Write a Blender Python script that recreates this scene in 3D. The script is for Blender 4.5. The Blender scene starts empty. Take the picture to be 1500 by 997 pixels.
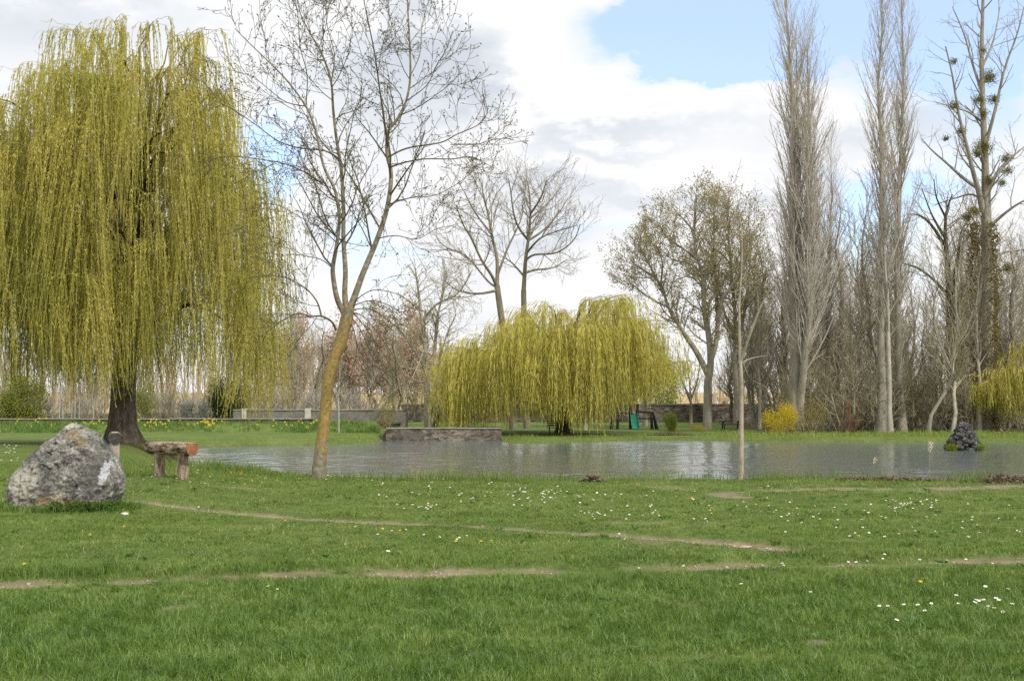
import bpy, math, random
import numpy as np
from mathutils import Vector, noise as mnoise
random.seed(7); rng = np.random.default_rng(7)
PI = math.pi
C = bpy.context.scene.collection
# ------------------------------------------------------------------ camera maths
F = 1800.0; CX = 750.0; CY = 498.5; HZ = 590.0; EYE = 1.6
PITCH = math.atan((HZ - CY) / F); CP, SP = math.cos(PITCH), math.sin(PITCH)
def P(px, py, d):
    """world point seen at photo position (px, py) at ground distance d"""
    a = (px - CX) / F; b = (CY - py) / F
    yy = CP - b * SP; zz = SP + b * CP; t = d / yy
    return (a * t, d, EYE + zz * t)
def G(px, py, z=0.0):
    a = (px - CX) / F; b = (CY - py) / F
    yy = CP - b * SP; zz = SP + b * CP; t = (z - EYE) / zz
    return (a * t, yy * t)
# ------------------------------------------------------------------ object helpers
def mesh_np(name, verts, quads=None, tris=None, smooth=False, mats=None, fmat=None):
    verts = np.asarray(verts, dtype=np.float32).reshape(-1, 3)
    q = np.asarray(quads if quads is not None else np.zeros((0, 4)), dtype=np.int32).reshape(-1, 4)
    t = np.asarray(tris if tris is not None else np.zeros((0, 3)), dtype=np.int32).reshape(-1, 3)
    me = bpy.data.meshes.new(name)
    me.vertices.add(len(verts)); me.vertices.foreach_set('co', verts.ravel())
    me.loops.add(len(q) * 4 + len(t) * 3)
    me.loops.foreach_set('vertex_index', np.concatenate([q.ravel(), t.ravel()]).astype(np.int32))
    me.polygons.add(len(q) + len(t))
    st = np.concatenate([np.arange(len(q)) * 4, len(q) * 4 + np.arange(len(t)) * 3]).astype(np.int32)
    me.polygons.foreach_set('loop_start', st)
    if smooth: me.polygons.foreach_set('use_smooth', np.ones(len(q) + len(t), dtype=bool))
    for m in (mats or []): me.materials.append(m)
    if fmat is not None: me.polygons.foreach_set('material_index', np.asarray(fmat, dtype=np.int32))
    me.update(calc_edges=True); me.validate()
    return me
def link(name, me, parent=None, loc=(0, 0, 0), rotz=0, scale=1):
    o = bpy.data.objects.new(name, me); C.objects.link(o)
    o.location = loc; o.rotation_euler = (0, 0, rotz)
    o.scale = (scale, scale, scale) if not isinstance(scale, tuple) else scale
    if parent is not None: o.parent = parent
    return o
def tag(o, label=None, cat=None, group=None, kind=None):
    if label: o['label'] = label
    if cat: o['category'] = cat
    if group: o['group'] = group
    if kind: o['kind'] = kind
    return o
def thing(name, label, cat, loc=(0, 0, 0), rotz=0, group=None, scale=1):
    return tag(link(name, None, None, loc, rotz, scale), label, cat, group)
class MB:
    """collects simple solids into one mesh"""
    def __init__(s): s.v = []; s.f = []; s.m = []
    def add(s, vs, fs, m=0):
        o = len(s.v); s.v += [tuple(v) for v in vs]; s.f += [tuple(i + o for i in f) for f in fs]; s.m += [m] * len(fs)
    def box(s, x0, x1, y0, y1, z0, z1, m=0, rz=0, c=None):
        vs = [(x, y, z) for z in (z0, z1) for x, y in ((x0, y0), (x1, y0), (x1, y1), (x0, y1))]
        if rz:
            cx, cy = c or ((x0 + x1) / 2, (y0 + y1) / 2); ca, sa = math.cos(rz), math.sin(rz)
            vs = [(cx + (x - cx) * ca - (y - cy) * sa, cy + (x - cx) * sa + (y - cy) * ca, z) for x, y, z in vs]
        s.add(vs, [(3, 2, 1, 0), (4, 5, 6, 7), (0, 1, 5, 4), (1, 2, 6, 5), (2, 3, 7, 6), (3, 0, 4, 7)], m)
    def bar(s, a, b, w, h=None, m=0):
        h = h or w; a = Vector(a); b = Vector(b); d = (b - a).normalized()
        r = Vector((0, 0, 1)) if abs(d.z) < .9 else Vector((0, 1, 0))
        u = d.cross(r).normalized() * w / 2; v = u.cross(d).normalized() * h / 2
        vs = [a - u - v, a + u - v, a + u + v, a - u + v, b - u - v, b + u - v, b + u + v, b - u + v]
        s.add(vs, [(3, 2, 1, 0), (4, 5, 6, 7), (0, 1, 5, 4), (1, 2, 6, 5), (2, 3, 7, 6), (3, 0, 4, 7)], m)
    def build(s, name, mats, parent=None, smooth=False, bevel=0, loc=(0, 0, 0), rotz=0):
        me = bpy.data.meshes.new(name); me.from_pydata(s.v, [], s.f)
        for m in (mats if isinstance(mats, (list, tuple)) else [mats]): me.materials.append(m)
        me.polygons.foreach_set('material_index', s.m)
        if smooth: me.polygons.foreach_set('use_smooth', [True] * len(s.f))
        me.update()
        o = link(name, me, parent, loc, rotz)
        if bevel:
            b = o.modifiers.new('bevel', 'BEVEL'); b.width = bevel; b.segments = 2
        return o
# ------------------------------------------------------------------ materials
def newmat(name):
    m = bpy.data.materials.new(name); m.use_nodes = True
    nt = m.node_tree; nt.nodes.clear()
    return m, nt, nt.nodes, nt.links
def ramp(N, stops, interp='LINEAR'):
    r = N.new('ShaderNodeValToRGB'); cr = r.color_ramp; cr.interpolation = interp
    while len(cr.elements) < len(stops): cr.elements.new(.5)
    for e, (p, c) in zip(cr.elements, stops):
        e.position = p; e.color = (*c, 1) if len(c) == 3 else c
    return r
def noise(N, L, vec, scale, detail=4, rough=.55, dist=0):
    n = N.new('ShaderNodeTexNoise'); n.inputs['Scale'].default_value = scale
    n.inputs['Detail'].default_value = detail; n.inputs['Roughness'].default_value = rough
    n.inputs['Distortion'].default_value = dist
    if vec is not None: L.new(vec, n.inputs['Vector'])
    return n
def mixc(N, L, fac, a, b, mode='MIX'):
    m = N.new('ShaderNodeMix'); m.data_type = 'RGBA'; m.blend_type = mode
    for k, v in ((0, fac), (6, a), (7, b)):
        if hasattr(v, 'is_linked') or hasattr(v, 'links'): L.new(v, m.inputs[k])
        else: m.inputs[k].default_value = v if k == 0 else (*v, 1)
    return m.outputs[2]
def mth(N, L, op, a, b=None, c=None, clamp=False):
    m = N.new('ShaderNodeMath'); m.operation = op; m.use_clamp = clamp
    for k, v in enumerate((a, b, c)):
        if v is None: continue
        if hasattr(v, 'links'): L.new(v, m.inputs[k])
        else: m.inputs[k].default_value = v
    return m.outputs[0]
def coords(N, L, stretch=(1, 1, 1)):
    t = N.new('ShaderNodeTexCoord'); mp = N.new('ShaderNodeMapping'); mp.inputs['Scale'].default_value = stretch
    L.new(t.outputs['Object'], mp.inputs['Vector']); return mp.outputs['Vector']
def surf(name, stops, scale=5, stretch=(1, 1, 1), rough=.9, detail=6, bump=0, bdist=.02, bscale=None, fine=.35, nrough=.6):
    """mottled opaque surface: two octaves of noise through a colour ramp, plus bump"""
    m, nt, N, L = newmat(name)
    v = coords(N, L, stretch)
    n1 = noise(N, L, v, scale, detail, nrough); n2 = noise(N, L, v, scale * 6.3, 3)
    f = mth(N, L, 'ADD', mth(N, L, 'MULTIPLY', n1.outputs[0], 1 - fine), mth(N, L, 'MULTIPLY', n2.outputs[0], fine))
    r = ramp(N, stops); L.new(f, r.inputs[0])
    b = N.new('ShaderNodeBsdfPrincipled'); L.new(r.outputs[0], b.inputs['Base Color']); b.inputs['Roughness'].default_value = rough
    b.inputs['Specular IOR Level'].default_value = .25
    if bump:
        bm = N.new('ShaderNodeBump'); bm.inputs['Strength'].default_value = bump; bm.inputs['Distance'].default_value = bdist
        n3 = noise(N, L, v, bscale or scale * 2, 6, .65); L.new(n3.outputs[0], bm.inputs['Height']); L.new(bm.outputs[0], b.inputs['Normal'])
    o = N.new('ShaderNodeOutputMaterial'); L.new(b.outputs[0], o.inputs[0])
    return m
def leafmat(name, stops, scale=1.5, trans=.35, rough=.6, fine=.5):
    m, nt, N, L = newmat(name)
    v = coords(N, L)
    n1 = noise(N, L, v, scale, 3); n2 = noise(N, L, v, scale * 17, 2)
    f = mth(N, L, 'ADD', mth(N, L, 'MULTIPLY', n1.outputs[0], 1 - fine), mth(N, L, 'MULTIPLY', n2.outputs[0], fine))
    r = ramp(N, stops); L.new(f, r.inputs[0])
    b = N.new('ShaderNodeBsdfPrincipled'); L.new(r.outputs[0], b.inputs['Base Color']); b.inputs['Roughness'].default_value = rough
    b.inputs['Specular IOR Level'].default_value = .2
    t = N.new('ShaderNodeBsdfTranslucent'); L.new(r.outputs[0], t.inputs[0])
    mx = N.new('ShaderNodeMixShader'); mx.inputs[0].default_value = trans
    L.new(b.outputs[0], mx.inputs[1]); L.new(t.outputs[0], mx.inputs[2])
    o = N.new('ShaderNodeOutputMaterial'); L.new(mx.outputs[0], o.inputs[0])
    return m
def plain(name, col, rough=.7, spec=.3):
    return surf(name, [(.3, tuple(c * .8 for c in col)), (.7, tuple(min(1, c * 1.15) for c in col))], 8, rough=rough)

M = {}
M['bark_grey'] = surf('bark_grey', [(.3, (.15, .13, .095)), (.5, (.29, .26, .205)), (.7, (.46, .42, .345))], 3, (1, 1, .25), bump=.6, bdist=.05)
M['bark_pale'] = surf('bark_pale', [(.3, (.24, .215, .17)), (.5, (.40, .365, .30)), (.7, (.56, .53, .46))], 3, (1, 1, .4), bump=.4, bdist=.03)
M['bark_dark'] = surf('bark_dark', [(.35, (.03, .025, .018)), (.5, (.085, .07, .05)), (.65, (.17, .145, .11))], 4, (2.2, 2.2, .45), bump=1, bdist=.12, bscale=5)
M['bark_brown'] = surf('bark_brown', [(.3, (.10, .085, .055)), (.5, (.20, .175, .12)), (.7, (.33, .30, .22))], 3, (1, 1, .3), bump=.5, bdist=.04)
M['twig_grey'] = surf('twig_grey', [(.3, (.24, .21, .165)), (.7, (.43, .39, .325))], .7)
M['twig_poplar'] = surf('twig_poplar', [(.3, (.36, .32, .26)), (.7, (.56, .51, .44))], .5)
M['twig_brown'] = surf('twig_brown', [(.3, (.26, .23, .14)), (.7, (.46, .415, .285))], .6)
M['twig_near'] = surf('twig_near', [(.3, (.075, .06, .035)), (.7, (.17, .145, .085))], 2)
M['bud'] = leafmat('bud', [(.3, (.10, .11, .035)), (.7, (.17, .17, .05))], 2)
M['bud_olive'] = leafmat('bud_olive', [(.3, (.26, .215, .075)), (.7, (.44, .37, .14))], .4, .45)
M['willow'] = leafmat('willow_leaf', [(.3, (.25, .33, .05)), (.41, (.43, .43, .085)), (.51, (.59, .53, .125)), (.66, (.72, .63, .19))], .42, .45, fine=.4)
M['willow_far'] = leafmat('willow_leaf_far', [(.3, (.40, .43, .07)), (.45, (.62, .57, .12)), (.65, (.76, .68, .20))], .45, .45, fine=.4)
M['willow_stem'] = surf('willow_stem', [(.3, (.30, .27, .06)), (.7, (.48, .42, .11))], 2)
M['log_bark'] = surf('log_bark', [(.42, (.035, .022, .014)), (.49, (.17, .115, .075)), (.58, (.50, .40, .30))], 9, (.5, 1.6, 1.6), bump=1, bdist=.03, bscale=14)
M['leg_bark'] = surf('leg_bark', [(.40, (.09, .065, .045)), (.5, (.26, .19, .135)), (.60, (.48, .38, .29))], 10, (2, 2, .5), bump=1, bdist=.02, bscale=20)
M['leg_pale'] = surf('leg_pale', [(.35, (.22, .19, .15)), (.5, (.42, .37, .30)), (.65, (.55, .50, .42))], 8, (2, 2, .5), bump=1, bdist=.02, bscale=20)
M['cut_dark'] = surf('cut_dark', [(.35, (.03, .028, .022)), (.6, (.12, .11, .095))], 8, bump=1, bdist=.02)
M['wood_top'] = surf('wood_top', [(.35, (.30, .23, .15)), (.65, (.50, .41, .30))], 6, (.4, 3, 3))
M['timber_dark'] = plain('timber_dark', (.035, .03, .026))
M['green_plastic'] = plain('green_plastic', (.02, .24, .15), .4)
M['soil'] = surf('soil', [(.3, (.10, .07, .045)), (.7, (.22, .17, .115))], 9, bump=.8, bdist=.04)

# near tree bark with orange lichen
m, nt, N, L = newmat('lichen_bark'); v = coords(N, L)
n1 = noise(N, L, v, 9, 6, .7); r1 = ramp(N, [(.35, (.13, .11, .075)), (.5, (.22, .19, .135)), (.68, (.34, .31, .25))]); L.new(n1.outputs[0], r1.inputs[0])
n2 = noise(N, L, v, 5.5, 8, .75, .3); sep = N.new('ShaderNodeSeparateXYZ'); L.new(v, sep.inputs[0])
zf = ramp(N, [(0, (0, 0, 0)), (.06, (.3, .3, .3)), (.2, (1, 1, 1)), (.42, (1, 1, 1)), (.60, (.35, .35, .35)), (.75, (0, 0, 0))]); L.new(mth(N, L, 'MULTIPLY', sep.outputs[2], 1 / 6.), zf.inputs[0])
th = mth(N, L, 'ADD', n2.outputs[0], mth(N, L, 'MULTIPLY', mth(N, L, 'SUBTRACT', zf.outputs[0], .12), .25))
lr = ramp(N, [(.575, (0, 0, 0)), (.63, (.85, .85, .85))]); L.new(th, lr.inputs[0])
n4 = noise(N, L, v, 22, 3); oc = ramp(N, [(.3, (.24, .16, .04)), (.7, (.44, .29, .07))]); L.new(n4.outputs[0], oc.inputs[0])
col = mixc(N, L, lr.outputs[0], r1.outputs[0], oc.outputs[0])
b = N.new('ShaderNodeBsdfPrincipled'); L.new(col, b.inputs['Base Color']); b.inputs['Roughness'].default_value = .9
bm = N.new('ShaderNodeBump'); bm.inputs['Strength'].default_value = .8; bm.inputs['Distance'].default_value = .02; L.new(n1.outputs[0], bm.inputs['Height']); L.new(bm.outputs[0], b.inputs['Normal'])
o = N.new('ShaderNodeOutputMaterial'); L.new(b.outputs[0], o.inputs[0]); M['lichen_bark'] = m

# ------------------------------------------------------------------ terrain
POND = np.array([(-7.6, 29.2), (-3, 28.6), (4, 28.4), (10, 28.8), (20, 29.5), (40, 33), (52, 42), (54, 60), (50, 74), (36, 73.5), (31, 73.5), (20, 74.5), (14, 76), (10.4, 78),
                 (5, 75), (1.5, 72.2), (-.2, 71), (-.75, 77), (-8, 77), (-7.9, 71.5), (-10.4, 69), (-16.6, 65.2), (-15.3, 58), (-12.6, 48), (-9.8, 38), (-8.1, 32)])
WATER = -.75
def sdf(x, y):
    d = np.full(x.shape, 1e9); inside = np.zeros(x.shape, bool); n = len(POND)
    for i in range(n):
        ax, ay = POND[i]; bx, by = POND[(i + 1) % n]
        ex, ey = bx - ax, by - ay; wx, wy = x - ax, y - ay
        t = np.clip((wx * ex + wy * ey) / (ex * ex + ey * ey), 0, 1)
        d = np.minimum(d, (wx - ex * t) ** 2 + (wy - ey * t) ** 2)
        c = ((ay > y) != (by > y)) & (x < (bx - ax) * (y - ay) / ((by - ay) if by != ay else 1e-9) + ax)
        inside ^= c
    d = np.sqrt(d); return np.where(inside, -d, d)
def sm(t): t = np.clip(t, 0, 1); return t * t * (3 - 2 * t)
def vnoise(x, y, s=1.0, seed=0):
    """cheap smooth value noise, -1..1"""
    x = x * s + seed * 17.3; y = y * s + seed * 9.1
    xi = np.floor(x); yi = np.floor(y); fx = sm(x - xi); fy = sm(y - yi)
    def h(a, b):
        t = np.sin(a * 127.1 + b * 311.7) * 43758.5453; return (t - np.floor(t)) * 2 - 1
    return (h(xi, yi) * (1 - fx) + h(xi + 1, yi) * fx) * (1 - fy) + (h(xi, yi + 1) * (1 - fx) + h(xi + 1, yi + 1) * fx) * fy
def fbm(x, y, s, seed=0, o=3):
    return sum(vnoise(x, y, s * 2 ** k, seed + k) * .5 ** k for k in range(o)) / 1.6
def polyw(pts): return np.array([G(*p) for p in pts])
T1 = polyw([(195, 741), (330, 748), (450, 755), (560, 762), (700, 768), (850, 777), (1000, 787), (1080, 795), (1180, 805)])
T2 = polyw([(-60, 850), (120, 846), (300, 840), (520, 836), (640, 834), (780, 829), (900, 828), (1050, 825), (1200, 822), (1350, 819), (1580, 817)])
T3 = polyw([(1080, 722), (1180, 719), (1300, 717), (1400, 716), (1560, 712)])
T4 = polyw([(1070, 793), (1110, 797), (1165, 803)])
def dline(x, y, T):
    d = np.full(x.shape, 1e9)
    for (ax, ay), (bx, by) in zip(T[:-1], T[1:]):
        ex, ey = bx - ax, by - ay; t = np.clip(((x - ax) * ex + (y - ay) * ey) / (ex * ex + ey * ey), 0, 1)
        d = np.minimum(d, np.hypot(x - ax - ex * t, y - ay - ey * t))
    return d
def dirt(x, y):
    n = fbm(x, y, 1.3, 3); n2 = fbm(x, y, 5, 8, 2)
    a = 1 - sm((dline(x, y, T1) - .045 - .17 * np.clip(n + .35, 0, 1)) / .14)
    b = (1 - sm((dline(x, y, T2) - .07 - .14 * np.clip(n + .35, 0, 1)) / .16)) * np.clip(.68 + n * 1.5 + (x > .5) * .1, 0, 1)
    c = (1 - sm((dline(x, y, T3) - .3 - .6 * n) / .5)) * np.clip(.25 + 1.5 * n, 0, .8)
    d = 1 - sm((dline(x, y, T4) - .1 - .12 * n) / .12)
    e = np.maximum(sm((fbm(x, y, .9, 21) - .5) / .2) * .35, sm((fbm(x, y, 2.6, 23) - .60) / .12) * .7 * (y < 10))
    return np.clip(np.maximum.reduce([a * .85, b * .8, c * .9, d, e]) * (1 + .55 * n2) + n2 * .10, 0, 1)
def terr(x, y):
    x = np.asarray(x, float); y = np.asarray(y, float)
    right = np.interp(y, [0, 26, 40, 70, 84, 100, 125, 160, 400, 900, 3000], [0, 0, -.2, -.5, -.5, -.45, -.35, -.3, 5, 9, 9])
    left = np.interp(y, [0, 12, 18, 22.7, 33, 46, 58, 66, 84, 87, 130, 400, 900, 3000], [0, .02, .1, .25, .2, .12, -.15, -.42, -.4, .42, .35, 5, 9, 9])
    k = np.where(y < 60, sm((-3.5 - x) / 3.0), sm((np.where(y > 87, -10.4, -8.6) - x) / 1.2))
    base = right * (1 - k) + left * k
    base = np.where((y > 77) & (y < 86) & (x > -8.4) & (x < -.7), np.maximum(base, -.06), base)
    base = base + .05 * fbm(x, y, .16, 5) * sm((200 - y) / 60) + .012 * fbm(x, y, 1.1, 2) * (y < 40)
    base = base - .05 * (1 - sm((np.minimum(dline(x, y, T1), dline(x, y, T2)) - .1) / .3)) * (y < 30)
    s = sdf(x, y) + .25 * fbm(x, y, .8, 4) * (np.abs(y - 77) > 1.5)
    w = np.where(y < 45, 2.4, np.where((x > -8.2) & (x < -.7), .35, 1.5))
    out = WATER + (base - WATER) * sm(s / w)
    ins = WATER - .85 * np.clip(-s / 2, 0, 1)
    return np.where(s > 0, out, ins)
def tz(x, y): return float(terr(np.array([x]), np.array([y]))[0])
def axis(segs):
    a = [segs[0][0]]
    for lo, hi, n in segs: a += list(np.linspace(lo, hi, n + 1)[1:])
    return np.array(a)
gx = axis([(-700, -120, 20), (-120, -35, 40), (-35, -13, 60), (-13, 13, 240), (13, 36, 60), (36, 120, 40), (120, 700, 20)])
gy = axis([(-60, 4, 16), (4, 30, 240), (30, 64, 90), (64, 90, 90), (90, 140, 40), (140, 500, 40), (500, 1500, 20)])
XX, YY = np.meshgrid(gx, gy); ZZ = terr(XX, YY)
nx, ny = len(gx), len(gy); idx = np.arange(nx * ny).reshape(ny, nx)
Q = np.stack([idx[:-1, :-1], idx[:-1, 1:], idx[1:, 1:], idx[1:, :-1]], -1).reshape(-1, 4)
# ground material
m, nt, N, L = newmat('lawn_ground')
tc = N.new('ShaderNodeTexCoord'); v = tc.outputs['Object']
na = noise(N, L, v, .35, 5, .6); nb = noise(N, L, v, 3.5, 5, .65); nc = noise(N, L, v, 38, 4, .7)
f = mth(N, L, 'ADD', mth(N, L, 'MULTIPLY', na.outputs[0], .4), mth(N, L, 'ADD', mth(N, L, 'MULTIPLY', nb.outputs[0], .35), mth(N, L, 'MULTIPLY', nc.outputs[0], .25)))
gr = ramp(N, [(.32, (.055, .095, .022)), (.5, (.115, .165, .04)), (.68, (.20, .235, .075))]); L.new(f, gr.inputs[0])
dr = ramp(N, [(.3, (.17, .13, .085)), (.7, (.36, .29, .20))]); L.new(nb.outputs[0], dr.inputs[0])
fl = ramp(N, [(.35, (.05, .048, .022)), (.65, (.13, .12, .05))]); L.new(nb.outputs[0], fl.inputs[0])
st = ramp(N, [(.35, (.36, .28, .15)), (.65, (.50, .40, .23))]); L.new(na.outputs[0], st.inputs[0])
def attr(n):
    a = N.new('ShaderNodeAttribute'); a.attribute_name = n; return a.outputs['Fac']
c1 = mixc(N, L, attr('litter'), gr.outputs[0], fl.outputs[0])  # this mask holds woodland floor, bank earth and painted willow shade
c2 = mixc(N, L, attr('stubble'), c1, st.outputs[0])
c3 = mixc(N, L, attr('dirt'), c2, dr.outputs[0])
b = N.new('ShaderNodeBsdfPrincipled'); L.new(c3, b.inputs['Base Color']); b.inputs['Roughness'].default_value = .95; b.inputs['Specular IOR Level'].default_value = .1
bm = N.new('ShaderNodeBump'); bm.inputs['Strength'].default_value = .8; bm.inputs['Distance'].default_value = .05
L.new(mth(N, L, 'ADD', nb.outputs[0], mth(N, L, 'MULTIPLY', nc.outputs[0], .6)), bm.inputs['Height']); L.new(bm.outputs[0], b.inputs['Normal'])
o = N.new('ShaderNodeOutputMaterial'); L.new(b.outputs[0], o.inputs[0]); M['ground'] = m
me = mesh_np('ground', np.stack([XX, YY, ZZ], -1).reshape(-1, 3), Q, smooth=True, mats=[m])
def setattr_f(me, name, a):
    at = me.attributes.new(name, 'FLOAT', 'POINT'); at.data.foreach_set('value', np.asarray(a, dtype=np.float32).ravel())
S = sdf(XX, YY)
dm = dirt(XX, YY) * (YY < 30)
bankm = np.where(YY > 45, (1 - sm((S - .1) / .55)) * .8, (1 - sm(S / .5)) * .7)   # eroded earth at the water's edge
setattr_f(me, 'dirt', np.maximum(dm, bankm * .25))
wood = sm((XX - 14 - (YY - 84) * .12 + 2 * fbm(XX, YY, .2, 1)) / 4) * sm((YY - 84 + 1.5 * fbm(XX, YY, .3, 6)) / 3)
wl = sm((-9 - XX) / 3) * sm((YY - 90) / 3)
shade = np.exp(-((XX + 14.7) ** 2 + (YY - 46) ** 2) / 6) * .75 + np.exp(-((XX - 3.4) ** 2 + (YY - 84) ** 2) / 8) * .8 + .35 * np.exp(-((XX + 14.7) ** 2 + (YY - 45) ** 2) / 40)  # willow shadows painted as darker ground around both trunks
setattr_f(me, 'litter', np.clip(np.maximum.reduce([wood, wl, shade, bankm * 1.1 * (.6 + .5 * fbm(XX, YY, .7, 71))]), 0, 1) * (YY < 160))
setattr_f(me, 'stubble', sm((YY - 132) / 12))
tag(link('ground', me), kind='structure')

# water
m, nt, N, L = newmat('pond_water')
tc = N.new('ShaderNodeTexCoord')
mp = N.new('ShaderNodeMapping'); mp.inputs['Scale'].default_value = (1.4, .8, 1); L.new(tc.outputs['Object'], mp.inputs['Vector'])
w1 = noise(N, L, mp.outputs[0], 1.6, 3, .5, .3); w2 = noise(N, L, mp.outputs[0], .55, 2, .5)
w3 = noise(N, L, mp.outputs[0], .09, 3)
hgt = mth(N, L, 'ADD', mth(N, L, 'MULTIPLY', w1.outputs[0], .5), mth(N, L, 'MULTIPLY', w2.outputs[0], 1.2))
bm = N.new('ShaderNodeBump'); bm.inputs['Distance'].default_value = .12
sr = ramp(N, [(.42, (.35, .35, .35)), (.58, (1, 1, 1))]); L.new(w3.outputs[0], sr.inputs[0]); L.new(sr.outputs[0], bm.inputs['Strength'])
L.new(hgt, bm.inputs['Height'])
b = N.new('ShaderNodeBsdfPrincipled'); b.inputs['Base Color'].default_value = (.12, .145, .145, 1); b.inputs['Roughness'].default_value = .11
b.inputs['IOR'].default_value = 1.33; L.new(bm.outputs[0], b.inputs['Normal'])
o = N.new('ShaderNodeOutputMaterial'); L.new(b.outputs[0], o.inputs[0])
me = mesh_np('water', [(-19, 27, WATER), (56, 27, WATER), (56, 80, WATER), (-19, 80, WATER)], [(0, 1, 2, 3)], mats=[m])
tag(link('water', me), kind='structure')

# ------------------------------------------------------------------ grass blades
def blades(xs, ys, zs, h, w, lean, name, mat):
    n = len(xs); a = rng.uniform(0, 2 * PI, n); la = 7.0 * vnoise(xs, ys, 6.5, 61) + 4 * vnoise(xs, ys, .8, 62) + rng.normal(0, 1.0, n)
    ux, uy = np.cos(a) * w / 2, np.sin(a) * w / 2; dx, dy = np.cos(la) * lean * h, np.sin(la) * lean * h
    V = np.zeros((n, 5, 3)); b0 = np.stack([xs, ys, zs - .01], -1)
    V[:, 0] = b0 + np.stack([-ux, -uy, 0 * ux], -1); V[:, 1] = b0 + np.stack([ux, uy, 0 * ux], -1)
    mid = b0 + np.stack([dx * .35, dy * .35, h * .6], -1)
    V[:, 2] = mid + np.stack([ux * .75, uy * .75, 0 * ux], -1); V[:, 3] = mid - np.stack([ux * .75, uy * .75, 0 * ux], -1)
    V[:, 4] = b0 + np.stack([dx, dy, h * np.sqrt(np.clip(1 - .35 * lean ** 2, .2, 1))], -1)
    i = np.arange(n)[:, None] * 5
    return mesh_np(name, V.reshape(-1, 3), i + np.array([[0, 1, 2, 3]]), i + np.array([[3, 2, 4]]), smooth=True, mats=[mat])
M['blade'] = leafmat('grass_blade', [(.3, (.045, .10, .014)), (.44, (.100, .19, .028)), (.56, (.175, .275, .048)), (.66, (.27, .345, .09)), (.76, (.45, .44, .20))], 1.1, .3, .42, .6)
M['blade'].node_tree.nodes['Principled BSDF'].inputs['Specular IOR Level'].default_value = .45
M['rough_blade'] = leafmat('rough_blade', [(.3, (.09, .16, .03)), (.5, (.17, .25, .05)), (.7, (.36, .36, .13))], 1.2, .35, .5)
M['reed_blade'] = leafmat('reed_blade', [(.3, (.16, .24, .05)), (.5, (.27, .34, .07)), (.7, (.42, .42, .14))], .6, .35, .5)
bx, by, bh, bw, bl = [], [], [], [], []
HW = lambda y: .46 * y + 1.7
for y0, y1, dens, hh, ww in ((6.2, 9.5, 4200, .078, .0055), (9.5, 12, 3400, .066, .0065), (12, 18, 2400, .036, .008), (18, 28.6, 1300, .03, .012)):
    area = .5 * (y1 ** 2 - y0 ** 2) * .92 + 3.4 * (y1 - y0); n = int(area * dens)
    y = np.sqrt(rng.uniform(y0 ** 2, y1 ** 2, n)); x = rng.uniform(-1, 1, n) * HW(y)
    dd = dirt(x, y); cl = fbm(x, y, 3.2, 11); c2 = fbm(x, y, .6, 13); c3 = fbm(x, y, 9, 17, 2)
    keep = (rng.uniform(0, 1, n) > dd * 1.5 - .05) & (sdf(x, y) > .35) & (np.hypot(x + 6.6, y - 18) > .5)
    x, y, cl, c2, c3, dd = x[keep], y[keep], cl[keep], c2[keep], c3[keep], dd[keep]; n = len(x)
    bx.append(x); by.append(y); sg = y - np.interp(x, T2[:, 0], T2[:, 1]); rdg = np.exp(-((sg - .45) / .25) ** 2) - .85 * np.exp(-((sg + .25) / .3) ** 2); sg1 = y - np.interp(x, T1[:, 0], T1[:, 1]); rdg = rdg - .4 * np.exp(-((sg1 + .3) / .35) ** 2); bh.append(hh * rng.uniform(.45, 1.35, n) * np.clip(1 + .55 * cl + .35 * c2 + .5 * c3 + (rdg > 0) * 1.1 * rdg * (1 + cl) + (rdg < 0) * rdg, .2, 3) * (1 - .7 * dd)); bw.append(np.full(n, ww) * rng.uniform(.6, 1.2, n))
    bl.append(rng.uniform(.2, 1.05, n))
bx, by, bh, bw, bl = map(np.concatenate, (bx, by, bh, bw, bl))
M['blade_pale'] = leafmat('grass_blade_pale', [(.3, (.07, .13, .022)), (.44, (.135, .215, .04)), (.56, (.21, .295, .065)), (.66, (.31, .36, .11)), (.76, (.46, .45, .22))], 1.1, .3, .5, .55)
far_ = by + 1.2 * fbm(bx, by, .5, 55) + rng.normal(0, 1.6, len(bx)) > 12.0
for k_, m_, l_ in ((~far_, M['blade'], 'lush deep green grass blades of the nearest lawn'), (far_, M['blade_pale'], 'shorter paler grass from the lower track to the pond')):
    tag(link('grass', blades(bx[k_], by[k_], terr(bx[k_], by[k_]), bh[k_], bw[k_], bl[k_], 'grass', m_)), l_, 'grass', kind='stuff')
n = 9000; y = np.sqrt(rng.uniform(6.2 ** 2, 26 ** 2, n)); x = rng.uniform(-.48, .48, n) * y; k = fbm(x, y, 1.1, 77) > -.1; x, y = x[k], y[k]; n = len(x)
tag(link('dry_grass', blades(x, y, terr(x, y), rng.uniform(.03, .085, n), np.interp(y, [6, 26], [.0045, .010]), rng.uniform(.4, 1.4, n), 'dry_grass', leafmat('straw_blade', [(.3, (.28, .24, .11)), (.7, (.52, .46, .27))], 2, .2))), 'scattered dry straw coloured blades in the lawn', 'grass', kind='stuff')
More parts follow.
